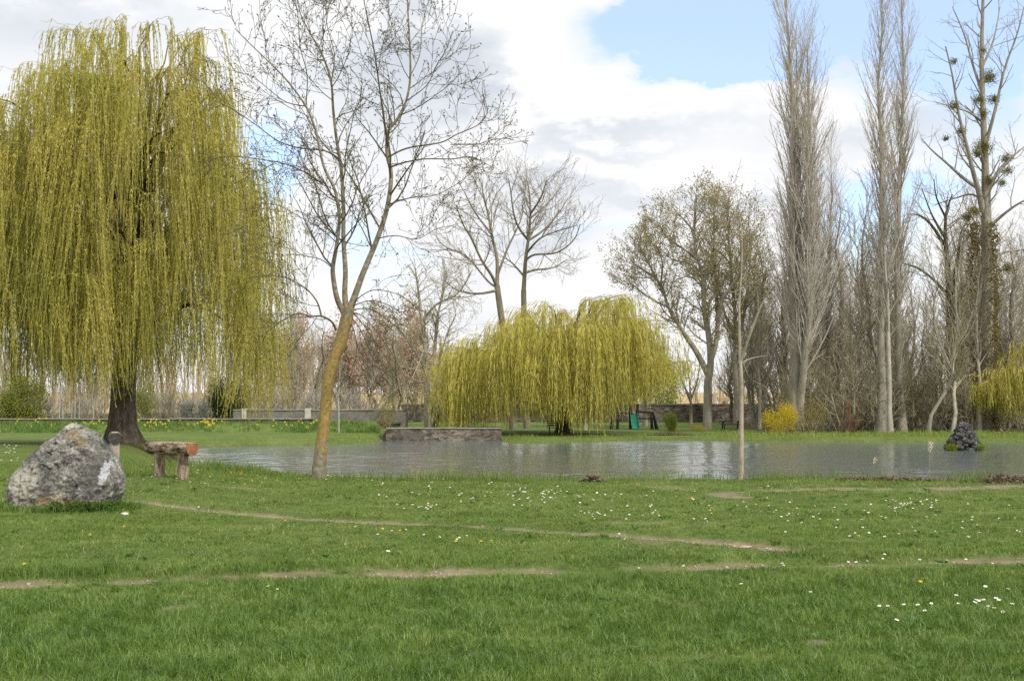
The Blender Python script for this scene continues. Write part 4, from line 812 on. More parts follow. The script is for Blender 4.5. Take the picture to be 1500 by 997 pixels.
# ------------------------------------------------------------------ boulder
def displaced(nu, nv, fn, mats, name, cap=True):
    vs = [fn(2 * PI * i / nu, j / nv) for j in range(nv + 1) for i in range(nu)]
    q = [(j * nu + i, j * nu + (i + 1) % nu, (j + 1) * nu + (i + 1) % nu, (j + 1) * nu + i) for j in range(nv) for i in range(nu)]
    return mesh_np(name, vs, q, smooth=True, mats=mats)
BD = 18.0; bs = BD / F
bl_ = [(745, 20), (730, 14), (712, 12), (700, 15), (680, 30), (662, 46), (645, 62), (632, 76), (624, 84), (619.5, 93)]
br_ = [(745, 172), (730, 172), (722, 176), (705, 177), (690, 171), (672, 163), (655, 152), (640, 138), (630, 126), (623, 112), (619.5, 97)]
bxc, byc, _ = P(95, 741, BD); bzc = tz(bxc, byc)
def bz(py): return (HZ - py) * bs + EYE - bzc
def bnd(z, tab): 
    zs = [bz(p[0]) for p in tab]; return float(np.interp(z, zs, [(p[1] - 95) * bs for p in tab]))
ztop = bz(619.3)
def bf(a, t):
    z = -.15 + (ztop + .15) * (1 - (1 - t) ** 1.35); zq = max(z, bz(745)); l, r = bnd(zq, bl_), bnd(zq, br_); c, s = math.cos(a), math.sin(a)
    x = (l + r) / 2 + (r - l) / 2 * math.copysign(abs(c) ** .85, c); y = (r - l) * .40 * math.copysign(abs(s) ** .9, s) + .25 * (z / ztop)
    v = Vector((x, y, z)); k = min(1, (1 - t) * 6 + .1)
    n = mnoise.fractal(v * 2.1 + Vector((3, 1, 7)), 1, 2, 4) * .055 + mnoise.fractal(v * 8, .8, 2, 4) * .03 + (abs(mnoise.noise(v * 3.7)) - .2) * .045 - max(0, mnoise.noise(v * 11 + Vector((5, 5, 5))) - .25) * .09 + mnoise.fractal(v * 22, .7, 2, 3) * .014
    d = Vector((c * .5, s, .2)); return tuple(v + d * n * k)
m, nt, N, L = newmat('lichen_stone'); v = coords(N, L)
n1 = noise(N, L, v, 5, 8, .72); n2 = noise(N, L, v, 30, 8, .85); f = mth(N, L, 'ADD', mth(N, L, 'MULTIPLY', n1.outputs[0], .5), mth(N, L, 'MULTIPLY', n2.outputs[0], .5))
r1 = ramp(N, [(.40, (.03, .029, .027)), (.46, (.085, .082, .075)), (.50, (.19, .182, .16)), (.55, (.31, .298, .26)), (.60, (.58, .56, .50))]); L.new(f, r1.inputs[0])
nbl = noise(N, L, v, 11, 8, .8)
def blob(cx, cy_, cz, rx, ry_, rz_, edge=.4, amt=.5, nz=None):
    mp = N.new('ShaderNodeMapping'); mp.vector_type = 'POINT'; mp.inputs['Location'].default_value = (-cx / rx, -cy_ / ry_, -cz / rz_); mp.inputs['Scale'].default_value = (1 / rx, 1 / ry_, 1 / rz_); L.new(v, mp.inputs['Vector'])
    ln = N.new('ShaderNodeVectorMath'); ln.operation = 'LENGTH'; L.new(mp.outputs[0], ln.inputs[0])
    q = mth(N, L, 'ADD', ln.outputs['Value'], mth(N, L, 'MULTIPLY', mth(N, L, 'SUBTRACT', (nz or nbl).outputs[0], .5), amt * 9))
    rp = ramp(N, [(max(0, .5 - edge / 2), (1, 1, 1)), (.5 + edge / 2, (0, 0, 0))]); L.new(mth(N, L, 'MULTIPLY', q, .5), rp.inputs[0]); return rp.outputs[0]
n3 = noise(N, L, v, 60, 3); cream = ramp(N, [(.3, (.36, .34, .27)), (.7, (.60, .575, .48))]); L.new(n3.outputs[0], cream.inputs[0])
och = ramp(N, [(.3, (.24, .16, .05)), (.7, (.40, .29, .10))]); L.new(n2.outputs[0], och.inputs[0])
whi = ramp(N, [(.3, (.50, .52, .55)), (.7, (.76, .78, .82))]); L.new(n2.outputs[0], whi.inputs[0])
dk = ramp(N, [(.3, (.035, .034, .032)), (.7, (.12, .115, .105))]); L.new(n2.outputs[0], dk.inputs[0])
def at(px, py): return ((px - 95) * bs, bz(py))
c = r1.outputs[0]
def lay(col, px, py, rx, rz_, y=-.45, ry_=.8, e=.4, amt=.5, nz=None, k=1):
    global c
    x, z = at(px, py); fc = blob(x, y, z, rx, ry_, rz_, e, amt, nz); fc = mth(N, L, 'MULTIPLY', fc, k); c = mixc(N, L, fc, c, col)
lay(dk.outputs[0], 45, 668, .30, .16, k=.75); lay(dk.outputs[0], 150, 685, .16, .42, k=.7); lay(dk.outputs[0], 88, 712, .12, .2, k=.5)
lay(cream.outputs[0], 46, 705, .26, .26, e=.5, amt=.35, k=.85); lay(cream.outputs[0], 94, 622, .10, .06, k=.7, y=.1)
lay(och.outputs[0], 100, 733, .30, .10, k=.55); lay(och.outputs[0], 106, 636, .10, .07, y=0, k=.5); lay(och.outputs[0], 122, 648, .08, .05, y=0, k=.5)
lay(whi.outputs[0], 160, 690, .045, .19, y=-.2, k=.62, amt=.5, e=.12)
b = N.new('ShaderNodeBsdfPrincipled'); L.new(c, b.inputs['Base Color']); b.inputs['Roughness'].default_value = .95; b.inputs['Specular IOR Level'].default_value = .15
bm = N.new('ShaderNodeBump'); bm.inputs['Strength'].default_value = .9; bm.inputs['Distance'].default_value = .035; L.new(f, bm.inputs['Height']); L.new(bm.outputs[0], b.inputs['Normal'])
o = N.new('ShaderNodeOutputMaterial'); L.new(b.outputs[0], o.inputs[0]); M['boulder'] = m
tag(link('boulder', displaced(280, 190, bf, [m], 'boulder'), None, (bxc, byc, bzc)), 'large grey lichen covered boulder standing on the lawn at the left', 'boulder')

# ------------------------------------------------------------------ log benches
def log_bench(label, x, y, rz, Lg, rad, hgt, leg_r, legs, barkm, endm, legm, flat=.72):
    t = thing('log_bench', label, 'bench', (x, y, tz(x, y)), rz)
    nu, nv = 40, 30; zc = hgt - rad * flat
    def fn(a, tt):
        xx = -Lg / 2 + Lg * tt; rr_ = rad * (1 + .05 * mnoise.noise(Vector((xx * 3, math.cos(a) * 2, math.sin(a) * 2))) + .05 * abs(mnoise.noise(Vector((xx * 2.5, math.cos(a) * 7, math.sin(a) * 7)))))
        return (xx, rr_ * math.cos(a), zc + min(rr_ * math.sin(a), rad * flat))
    seat = link('seat', displaced(nu, nv, fn, [barkm], 'seat'), t)
    for s, nm in ((1, 'cut_end'), (0, 'cut_end')):
        ring = [fn(2 * PI * i / nu, s) for i in range(nu)]; sg = .004 if s else -.004
        vs = [(p[0] + sg, p[1] * .985, zc + (p[2] - zc) * .985) for p in ring] + [(ring[0][0] + sg * 2, 0, zc)]
        tr_ = [(nu, i, (i + 1) % nu) if s else (nu, (i + 1) % nu, i) for i in range(nu)]
        link(nm, mesh_np(nm, vs, None, tr_, mats=[endm]), seat)
    hw = rad * math.sqrt(1 - flat ** 2) * .96; tp_ = MB(); tp_.box(-Lg / 2 + .005, Lg / 2 - .005, -hw, hw, zc + rad * flat - .01, zc + rad * flat + .006); tp_.build('sawn_top', M['wood_top'], seat, bevel=.004)
    for lx in legs:
        def lf(a, tt):
            zz = -.15 + (zc - rad * .75 + .15) * tt; q = leg_r * (1 + .12 * (1 - tt) + .08 * mnoise.noise(Vector((math.cos(a) * 2 + lx, math.sin(a) * 2, zz * 5))))
            return (lx + q * math.cos(a), q * math.sin(a), zz)
        link('leg', displaced(20, 12, lf, [legm], 'leg'), t)
    return t
m, nt, N, L = newmat('cut_orange'); v = coords(N, L); gr_ = N.new('ShaderNodeTexWave'); gr_.wave_type = 'RINGS'; gr_.rings_direction = 'X'; gr_.inputs['Scale'].default_value = 12; gr_.inputs['Distortion'].default_value = 3; L.new(v, gr_.inputs['Vector'])
n1 = noise(N, L, v, 9, 5); r1 = ramp(N, [(.3, (.15, .045, .02)), (.55, (.26, .105, .05)), (.75, (.38, .21, .10))]); L.new(mth(N, L, 'ADD', mth(N, L, 'MULTIPLY', n1.outputs[0], .75), mth(N, L, 'MULTIPLY', gr_.outputs[0], .25)), r1.inputs[0])
b = N.new('ShaderNodeBsdfPrincipled'); L.new(r1.outputs[0], b.inputs['Base Color']); b.inputs['Roughness'].default_value = .85; o = N.new('ShaderNodeOutputMaterial'); L.new(b.outputs[0], o.inputs[0]); M['cut_orange'] = m
x, y, _ = P(250, 697, 22.7)
log_bench('rustic log bench with an orange sawn end on two short posts by the pond', x, y, -math.radians(38), 1.24, .135, .645, .095, (-.34, .36), M['log_bark'], M['cut_orange'], M['leg_bark'])
x, y, _ = P(167, 671, 32.2)
log_bench('weathered log bench seen end on, with a dark cracked end, near the willow trunk', x - .15, y + .5, -math.radians(72), 1.3, .16, .62, .12, (-.35, .5), M['log_bark'], M['cut_dark'], M['leg_pale'], .85)

# ------------------------------------------------------------------ rock fountain island
random.seed(61); rv, rq = [], []; x0, y0, _ = P(1411, 658.5, 61.8); off = 0; rt = thing('rock_island', 'dark heap of rocks rising from the water near the right', 'rock', (x0, y0, WATER))
M['dark_rock'] = surf('dark_rock', [(.36, (.014, .013, .012)), (.5, (.052, .05, .048)), (.56, (.16, .155, .15)), (.64, (.48, .46, .43))], 7, bump=1, bdist=.05, nrough=.75)
for i in range(70):
    h = (i / 70) ** 1.0 * 1.4; rr0 = .90 * (1 - h / 1.62); a = i * 2.4; r_ = rr0 * (1 if i % 4 else .5) * U_(.75, 1.0); s_ = U_(.13, .27) * (1 - .35 * h / 1.5); c_ = (r_ * math.cos(a) * 1.05, r_ * math.sin(a) * .9, h - .05)
    nu, nv = 12, 8; sd = U_(0, 50); ax = (U_(.8, 1.3), U_(.8, 1.3), U_(.6, 1.0))
    for j in range(nv + 1):
        for k in range(nu):
            th = PI * j / nv; ph = 2 * PI * k / nu; d = Vector((math.sin(th) * math.cos(ph), math.sin(th) * math.sin(ph), math.cos(th))); q = s_ * (1 + .55 * mnoise.noise(d * 1.7 + Vector((sd, 0, 0))) + .2 * mnoise.noise(d * 5 + Vector((sd, 0, 0))))
            rv.append((c_[0] + d.x * q * ax[0], c_[1] + d.y * q * ax[1], c_[2] + d.z * q * ax[2]))
    rq += [(off + j * nu + k, off + j * nu + (k + 1) % nu, off + (j + 1) * nu + (k + 1) % nu, off + (j + 1) * nu + k) for j in range(nv) for k in range(nu)]; off += (nv + 1) * nu
core = [(-.7, -.6), (.7, -.6), (.7, .6), (-.7, .6)]
link('rocks', mesh_np('rocks', rv, rq, mats=[M['dark_rock']]), rt)
cm = MB(); cm.add([(x, y, -.4) for x, y in core] + [(x * .25, y * .25, 1.25) for x, y in core], [(3, 2, 1, 0), (4, 5, 6, 7), (0, 1, 5, 4), (1, 2, 6, 5), (2, 3, 7, 6), (3, 0, 4, 7)]); cm.build('rock_core', M['dark_rock'], rt)
for dx, w, lab, mm in ((-.86, .34, 'yellow green moss tuft at the left foot of the rock island', 'lime_bush'), (.62, .42, 'cream coloured tuft at the right foot of the rock island', 'reed_blade')):
    n = 700; q = rng.normal(0, .3, (n, 3)); q[:, 2] = np.abs(q[:, 2]); o = link('water_plant', leaf_mesh('water_plant', q * np.array([w, .3, .45]), q + rng.normal(0, .4, (n, 3)) + np.array([0, 0, .5]), .10, .03, M[mm]), None, (x0 + dx, y0 - .75, WATER + .01)); tag(o, lab, 'plant')

# ------------------------------------------------------------------ playground, benches
def zg(px, py, d): return tz(X(px, d), d)
d = 97; x = X(930, d); t = thing('climbing_frame', 'dark timber climbing frame with a green slide panel on the far bank', 'playground', (x, d, tz(x, d))); kx = d / F
def fx(px): return (px - 930) * kx
def fz(py): return max(0, (628 - py) * kx)
b = MB()
for yy in (-.7, .7):
    b.bar((fx(895), yy * 1.3, -.1), (fx(898), yy * .5, fz(603)), .12); b.bar((fx(904), yy, -.1), (fx(906), yy * .5, fz(596)), .12)
b.build('frame_legs', M['timber_dark'], t)
b = MB(); b.bar((fx(896), -.35, fz(604)), (fx(926), -.35, fz(605)), .1); b.bar((fx(896), .35, fz(604)), (fx(926), .35, fz(605)), .1)
for k in range(5): b.bar((fx(900 + k * 5), -.35, fz(604.5)), (fx(900 + k * 5), .35, fz(604.5)), .05)
b.build('ladder_bars', M['timber_dark'], t)
b = MB()
for px in (923, 933):
    for yy in (-.5, .5): b.bar((fx(px), yy, -.1), (fx(px), yy, fz(591)), .12)
b.bar((fx(923), -.5, fz(592)), (fx(933), -.5, fz(592)), .1); b.bar((fx(923), .5, fz(592)), (fx(933), .5, fz(592)), .1); b.box(fx(923), fx(933), -.5, .5, fz(608), fz(607)); b.build('tower', M['timber_dark'], t)
b = MB(); b.add([(fx(922), -.6, 1.15), (fx(932), -.6, 1.15), (fx(932), -1.9, .12), (fx(922), -1.9, .12), (fx(922), -.6, 1.09), (fx(932), -.6, 1.09), (fx(932), -1.9, .06), (fx(922), -1.9, .06)], [(0, 3, 2, 1), (4, 5, 6, 7), (0, 1, 5, 4), (1, 2, 6, 5), (2, 3, 7, 6), (3, 0, 4, 7)])
for px in (922, 932): b.bar((fx(px), -.6, 1.3), (fx(px), -1.9, .22), .05, .2)
b.build('slide', M['green_plastic'], t)
b = MB(); b.bar((fx(933), 0, fz(603)), (fx(955), 0, fz(603.5)), .12); b.bar((fx(934), 0, fz(612)), (fx(957), 0, fz(613)), .1)
for px in (953, 959):
    for yy in (-.7, .7): b.bar((fx(px + 3 if px > 955 else px + 2), yy, -.1), (fx(px - 3 if px > 955 else px), 0, fz(603)), .11)
b.build('swing_beam', M['timber_dark'], t)
d = 82; x = X(817, d); t = thing('park_bench', 'dark wooden park bench with a backrest under the far willow', 'bench', (x, d, tz(x, d)))
b = MB(); [b.box(-.72, .72, -.22 + k * .15, -.10 + k * .15, .42, .46) for k in range(3)]; b.build('seat', M['timber_dark'], t)
b = MB(); [b.box(-.72, .72, .24 + .02 * k, .27 + .02 * k, .55 + k * .14, .66 + k * .14) for k in range(3)]; b.build('backrest', M['timber_dark'], t)
for s in (-.55, .55):
    b = MB(); b.bar((s, -.15, -.05), (s, -.15, .42), .07); b.bar((s, .2, -.05), (s, .3, .92), .07); b.build('leg', M['timber_dark'], t)
d = 98; x = X(1070, d); t = thing('picnic_table', 'low dark picnic table on the grass left of the slim young tree', 'table', (x, d, tz(x, d)))
b = MB(); [b.box(-.8, .8, -.35 + k * .15, -.22 + k * .15, .62, .66) for k in range(5)]; b.build('table_top', M['timber_dark'], t)
for s in (-.75, .75): b = MB(); b.box(-.8, .8, s - .13, s + .13, .38, .42); b.build('bench_seat', M['timber_dark'], t)
for s in (-.6, .6): b = MB(); b.bar((s, -.6, -.03), (s, -.2, .62), .08); b.bar((s, .6, -.03), (s, .2, .62), .08); b.bar((s, -.85, .34), (s, .85, .34), .07); b.build('leg', M['timber_dark'], t)

# ------------------------------------------------------------------ small flowers and litter
M['petal'] = plain('petal_white', (.82, .82, .80)); M['disc_yellow'] = plain('disc_yellow', (.75, .5, .03)); M['dandelion'] = plain('dandelion', (.85, .55, .01)); M['daffodil'] = plain('daffodil', (.85, .68, .06)); M['stalk'] = plain('stalk', (.10, .2, .04))
def flower(name, r, h, petm, cm, npet=12, fill=1.0, layers=1):
    b = MB(); nu = 5; b.add([(.0016 * math.cos(2 * PI * i / nu), .0016 * math.sin(2 * PI * i / nu), z) for z in (-.01, h) for i in range(nu)], [(i, (i + 1) % nu, nu + (i + 1) % nu, nu + i) for i in range(nu)], 2)
    for l in range(layers):
        for i in range(npet):
            a = 2 * PI * (i + l * .5) / npet; w = PI / npet * 1.1; q = r * (1 - .25 * l); zz = h + .002 + .004 * l
            b.add([(0, 0, zz), (q * .7 * math.cos(a - w), q * .7 * math.sin(a - w), zz + r * .12), (q * math.cos(a), q * math.sin(a), zz + r * .18), (q * .7 * math.cos(a + w), q * .7 * math.sin(a + w), zz + r * .12)], [(0, 1, 2, 3)], 0)
    b.add([(r * .32 * math.cos(2 * PI * i / 8), r * .32 * math.sin(2 * PI * i / 8), h + .006) for i in range(8)] + [(0, 0, h + .006 + r * .2)], [(i, (i + 1) % 8, 8) for i in range(8)], 1)
    me = bpy.data.meshes.new(name); me.from_pydata(b.v, [], b.f)
    for m_ in (petm, cm, M['stalk']): me.materials.append(m_)
    me.polygons.foreach_set('material_index', b.m); return me
daisy = flower('daisy', .017, .06, M['petal'], M['disc_yellow'], 14); dande = flower('dandelion', .02, .065, M['dandelion'], M['dandelion'], 16, layers=2)
random.seed(90)
def scatter(me, name, cat, label, group, pts, sc=(.8, 1.2), tilt=.45):
    for (px, py) in pts:
        x, y = G(px, py - 3); z = tz(x, y)
        if sdf(np.array([x]), np.array([y]))[0] < .6: continue
        o = tag(link(name, me, None, (x, y, z), U_(0, 6.28), U_(*sc) * .88 * (1 + max(0, y - 14) * .03)), label, cat, group); o.rotation_euler = (U_(.1, tilt), U_(-.3, .3), U_(-.6, .6))
def cloud(n, x0, x1, y0, y1, g=False):
    if g: return [(random.gauss((x0 + x1) / 2, (x1 - x0) / 4), min(max(random.gauss((y0 + y1) / 2, (y1 - y0) / 4), y0), y1)) for _ in range(n)]
    return [(U_(x0, x1), U_(y0, y1)) for _ in range(n)]
GD = 'white daisies scattered over the lawn'
scatter(daisy, 'daisy', 'flower', 'white daisy in the dense drift below the pond in the middle', GD, cloud(62, 690, 910, 716, 748, True))
scatter(daisy, 'daisy', 'flower', 'white daisy in the clump above the upper track, left of middle', GD, cloud(14, 592, 652, 741, 754, True))
scatter(daisy, 'daisy', 'flower', 'white daisy just above the upper track in the middle', GD, cloud(12, 835, 900, 753, 766, True) + cloud(5, 915, 1000, 756, 770))
scatter(daisy, 'daisy', 'flower', 'white daisy near the boulder and the log bench', GD, cloud(16, 0, 30, 660, 700) + cloud(14, 195, 300, 700, 728) + [(292, 749), (296, 753), (560, 716), (480, 705), (472, 707), (486, 706), (478, 709)])
scatter(daisy, 'daisy', 'flower', 'white daisy between the two worn tracks', GD, [(524, 780), (555, 793), (575, 786), (594, 783), (622, 792), (644, 794), (668, 797), (673, 795), (683, 792), (907, 788), (916, 797), (395, 868), (404, 869), (935, 833), (1005, 830), (504, 805)])
scatter(daisy, 'daisy', 'flower', 'large white daisy standing alone on the edge of the lower track', None, [(567, 820)], (1.5, 1.6))
scatter(daisy, 'daisy', 'flower', 'white daisy in the drift on the right half of the upper lawn', GD, cloud(30, 1290, 1375, 738, 753, True) + cloud(46, 1150, 1495, 745, 800))
scatter(daisy, 'daisy', 'flower', 'white daisy in the loose group at the lower right', GD, [(1288, 897), (1301, 896), (1325, 894), (1347, 897), (1357, 905), (1363, 891), (1404, 892), (1399, 882), (1428, 887), (1423, 891), (1434, 888), (1443, 889), (1458, 887), (1464, 889), (1456, 901), (1469, 905), (1481, 896), (1475, 873), (1443, 871), (1188, 876), (1310, 920), (1448, 896)], (1, 1.35))
scatter(daisy, 'daisy', 'flower', 'white daisy along the lower track on the right', GD, [(1146, 829), (1148, 827), (1241, 829), (1256, 834), (1295, 818), (1294, 822), (1346, 828), (1385, 829), (1414, 829), (1452, 834), (1268, 824), (1088, 865)])
scatter(daisy, 'daisy', 'flower', 'white daisy sprinkled on the upper lawn right of middle', GD, cloud(22, 940, 1160, 715, 770) + cloud(16, 540, 720, 708, 740))
GY = 'small yellow flowers on the lawn'
scatter(dande, 'dandelion', 'flower', 'yellow dandelion between the two worn tracks', GY, [(418, 769), (560, 783), (588, 786), (703, 802), (720, 800), (668, 800), (130, 797), (183, 783)], (.9, 1.2))
scatter(dande, 'dandelion', 'flower', 'bright yellow dandelion at the left on the lower track', None, [(38, 836)], (1.2, 1.3))
scatter(dande, 'dandelion', 'flower', 'yellow dandelion alone on the lawn at the lower right', None, [(1346, 862)], (1, 1.2))
scatter(dande, 'dandelion', 'flower', 'yellow flower in front of the boulder', GY, [(12, 745), (116, 744), (38, 752)], (1, 1.3))
scatter(dande, 'dandelion', 'flower', 'small yellow flower in the drift right of the log bench', GY, cloud(34, 285, 430, 706, 722, True), (.5, .8))
scatter(dande, 'dandelion', 'flower', 'yellow flower on the upper lawn at the right', GY, [(1015, 735), (1042, 760), (1040, 757), (1432, 776), (990, 733)], (.8, 1.1))
# daffodils on the far left bank
b = MB(); h = .40
b.bar((0, 0, -.02), (0, .01, h), .012, m=2)
for k in range(5):
    a = k * 1.3; b.add([(.02 * math.cos(a), .02 * math.sin(a), 0), (.02 * math.cos(a + .6), .02 * math.sin(a + .6), 0), (.09 * math.cos(a), .09 * math.sin(a), .33)], [(0, 1, 2)], 2)
for i in range(6):
    a = PI * i / 3; w = .42; b.add([(0, -.01, h), (.045 * math.cos(a - w), -.02, h + .045 * math.sin(a - w)), (.075 * math.cos(a), -.015, h + .075 * math.sin(a)), (.045 * math.cos(a + w), -.02, h + .045 * math.sin(a + w))], [(0, 1, 2, 3)], 0)
b.add([(.022 * math.cos(PI * i / 4), y, h + .022 * math.sin(PI * i / 4)) for y in (-.015, -.06) for i in range(8)], [(i, (i + 1) % 8, 8 + (i + 1) % 8, 8 + i) for i in range(8)], 1)
me = bpy.data.meshes.new('daffodil'); me.from_pydata(b.v, [], b.f); [me.materials.append(m_) for m_ in (M['daffodil'], plain('trumpet', (.88, .66, .05)), M['stalk'])]; me.polygons.foreach_set('material_index', b.m)
random.seed(91)
for i in range(105):
    px = random.choice([U_(120, 500), U_(200, 330), U_(215, 250), U_(295, 315), U_(400, 480), U_(20, 160)]); d = U_(84.1, 86.0); x = X(px, d)
    tag(link('daffodil', me, None, (x, d, tz(x, d) - .03), U_(-.7, .7), U_(.75, 1.15)), 'yellow daffodil on the grassy bank ' + ('left of the willow trunk' if px < 180 else 'between the willow trunk and the bridge parapet' if px < 345 else 'below the bridge parapet'), 'flower', 'daffodils on the bank below the low wall')
n = 8000; x = rng.uniform(-36, -8.6, n); y = rng.uniform(83, 86.5, n); k = (fbm(x, y, .45, 66) + .5 * fbm(x, y, 2, 67) > -.25 + .5 * (y < 84)); x, y = x[k], y[k]; n = len(x)
tag(link('bank_leaves', blades(x, y, terr(x, y), rng.uniform(.1, .32, n), rng.uniform(.02, .035, n), rng.uniform(.1, .6, n), 'bank_leaves', leafmat('bank_leaf', [(.3, (.05, .12, .02)), (.7, (.13, .24, .05))], .7))), 'dark green leafy growth on the bank below the low wall', 'grass', kind='stuff')
# weeds round the boulder
random.seed(92); xs, ys = [], []; pp, dd = [], []
for i in range(260):
    a = U_(PI * 1.02, PI * 1.98) if i % 4 else U_(-.5, .3); rx_ = .80 + U_(0, .28); x = bxc + .02 + rx_ * math.cos(a); y = byc + (.68 + U_(0, .25)) * math.sin(a)
    for k in range(16): xs.append(x + random.gauss(0, .05)); ys.append(y + random.gauss(0, .05))
    if .1 < (x - bxc) < .9 and i % 2:
        for k in range(26): pp.append((x + random.gauss(0, .05), y + random.gauss(0, .05), tz(x, y) + U_(0, .13))); dd.append((random.gauss(0, 1), random.gauss(0, 1), U_(.1, .9)))
xs, ys = np.array(xs), np.array(ys); n = len(xs)
tag(link('tall_grass', blades(xs, ys, terr(xs, ys), rng.uniform(.05, .15, n), rng.uniform(.005, .009, n), rng.uniform(.2, .9, n), 'tall_grass', M['blade'])), 'longer grass growing round the foot of the boulder', 'grass', kind='stuff')
tag(link('weed_patch', leaf_mesh('weed_patch', pp, dd, .06, .022, leafmat('weed', [(.3, (.05, .10, .015)), (.7, (.12, .20, .04))], 5))), 'leafy green weeds at the front right foot of the boulder', 'weeds', kind='stuff')
# pale stone in the grass
def pebble(name, label, px, py, r, mat, cat='stone', fl=.6):
    x, y = G(px, py); sd = U_(0, 90)
    def fn(a, t):
        th = PI * t; dv = Vector((math.sin(th) * math.cos(a), math.sin(th) * math.sin(a), -math.cos(th))); q = r * (1 + .5 * mnoise.noise(dv * 1.5 + Vector((sd, 0, 0)))); return (dv.x * q * 1.2, dv.y * q, dv.z * q * fl)
    tag(link(name, displaced(18, 12, fn, [mat], name), None, (x, y, tz(x, y) + r * fl * .5)), label, cat)
pebble('stone', 'small pale stone in the grass right of the boulder', 183, 759, .045, M['lime_stone'])
pebble('stone', 'flat sandy stone set in the worn patch on the right', 1092, 796, .055, M['wood_top'], fl=.25)
pp, dd = [], []
for i in range(230):
    y = math.sqrt(U_(7.0 ** 2, 23 ** 2)); x = U_(-.46, .46) * y
    if dirt(np.array([x]), np.array([y]))[0] > .3: continue
    z = tz(x, y); nl = random.randint(6, 11); a0 = U_(0, 6)
    for k in range(nl):
        a = a0 + k * 2.4; pp.append((x + .01 * math.cos(a), y + .01 * math.sin(a), z + .012)); dd.append((math.cos(a), math.sin(a), U_(.25, .9)))
tag(link('lawn_weeds', leaf_mesh('lawn_weeds', pp, dd, rng.uniform(.04, .095, len(pp)), .024, leafmat('rosette', [(.3, (.05, .11, .02)), (.6, (.12, .22, .045)), (.8, (.22, .30, .08))], 3, .25))), 'broad leaved weeds scattered through the short lawn', 'weeds', kind='stuff')
gv, gf = [], []
for T_, n_ in ((T1, 420), (T2, 520), (T3, 220)):
    for i in range(n_):
        k = random.randrange(len(T_) - 1); f_ = R_(); x = T_[k][0] * (1 - f_) + T_[k + 1][0] * f_ + random.gauss(0, .03); y = T_[k][1] * (1 - f_) + T_[k + 1][1] * f_ + random.gauss(0, .10)
        if dirt(np.array([x]), np.array([y]))[0] < .45: continue
        s_ = U_(.006, .018) * (1.7 if R_() < .06 else 1); z = tz(x, y) + s_ * .3; o_ = len(gv)
        gv += [(x + s_ * U_(.6, 1.2), y, z), (x, y + s_ * U_(.6, 1.2), z), (x - s_ * U_(.6, 1.2), y, z), (x, y - s_ * U_(.6, 1.2), z), (x, y, z + s_ * U_(.4, .8)), (x, y, z - s_)]
        gf += [(o_ + a_, o_ + (a_ + 1) % 4, o_ + 4) for a_ in range(4)] + [(o_ + (a_ + 1) % 4, o_ + a_, o_ + 5) for a_ in range(4)]
tag(link('gravel', mesh_np('gravel', gv, None, gf, mats=[surf('grit', [(.3, (.20, .16, .11)), (.5, (.36, .30, .22)), (.7, (.55, .50, .42))], 9)])), 'small grit and pebbles lying in the worn tracks', 'gravel', kind='stuff')
# heaps of dead leaves and twigs on the near shore
def litter(label, px, py, d, w, dp, h, n, mat):
    x, y, _ = P(px, py, d); q = rng.normal(0, .4, (n, 3)); q[:, 2] = np.abs(q[:, 2]) * np.exp(-(q[:, 0] ** 2) * 3); pos = q * np.array([w, dp, h])
    tag(link('leaf_heap', leaf_mesh('leaf_heap', pos, rng.normal(0, 1, (n, 3)) * np.array([1, 1, .3]), .09, .035, mat), None, (x, y, tz(x, y))), label, 'litter')
M['dead_leaf'] = leafmat('dead_leaf', [(.3, (.07, .05, .03)), (.5, (.15, .105, .065)), (.7, (.32, .25, .17))], 6, .1)
litter('small heap of brown dead leaves on the near shore in the middle', 868, 705, 25.3, .26, .2, .13, 500, M['dead_leaf'])
litter('larger heap of brown twigs and earth on the near shore at the right edge', 1478, 709, 25.0, .85, .4, .13, 2200, M['dead_leaf'])
litter('brown twiggy litter on the far bank below the round bush', 982, 637, 80, 2.2, .4, .35, 1600, M['dead_leaf'])
litter('strip of brown dead reeds on the near shore left of the twig heap', 1300, 706, 25.6, 1.7, .35, .06, 1300, M['dead_leaf'])
# reed stems
for px, top, bot, w, lab in ((1363, 652, 700, .05, 'single reed stem with a pale fluffy head on the near shore'), (1282, 674, 704, .02, 'single dry reed stem on the near shore in front of the wood reflection')):
    d = 26.6; a = np.array(P(px - 1, top, d)); g0 = np.array([a[0] - .05, d, tz(a[0], d)]); t = thing('reed', lab, 'reed', tuple(g0)); a = a - g0
    link('stem', tube_mesh('stem', [([(0, 0, -.1), tuple(a * .5 + np.array([.01, 0, 0])), tuple(a * .95)], [.006, .005, .004])], M['reed_stem'] if 'reed_stem' in M else M.setdefault('reed_stem', plain('reed_stem', (.38, .32, .18)))), t)
    n = 160; u = rng.uniform(0, 1, n); q = a * .8 + np.outer(u, a * .0 + np.array([.03, 0, .2 if w > .03 else .1])); link('seed_head', leaf_mesh('seed_head', q + rng.normal(0, w * .35, (n, 3)), rng.normal(0, .4, (n, 3)) + np.array([.2, 0, 1]), .05, .014, plain('fluff', (.72, .66, .52))), t)

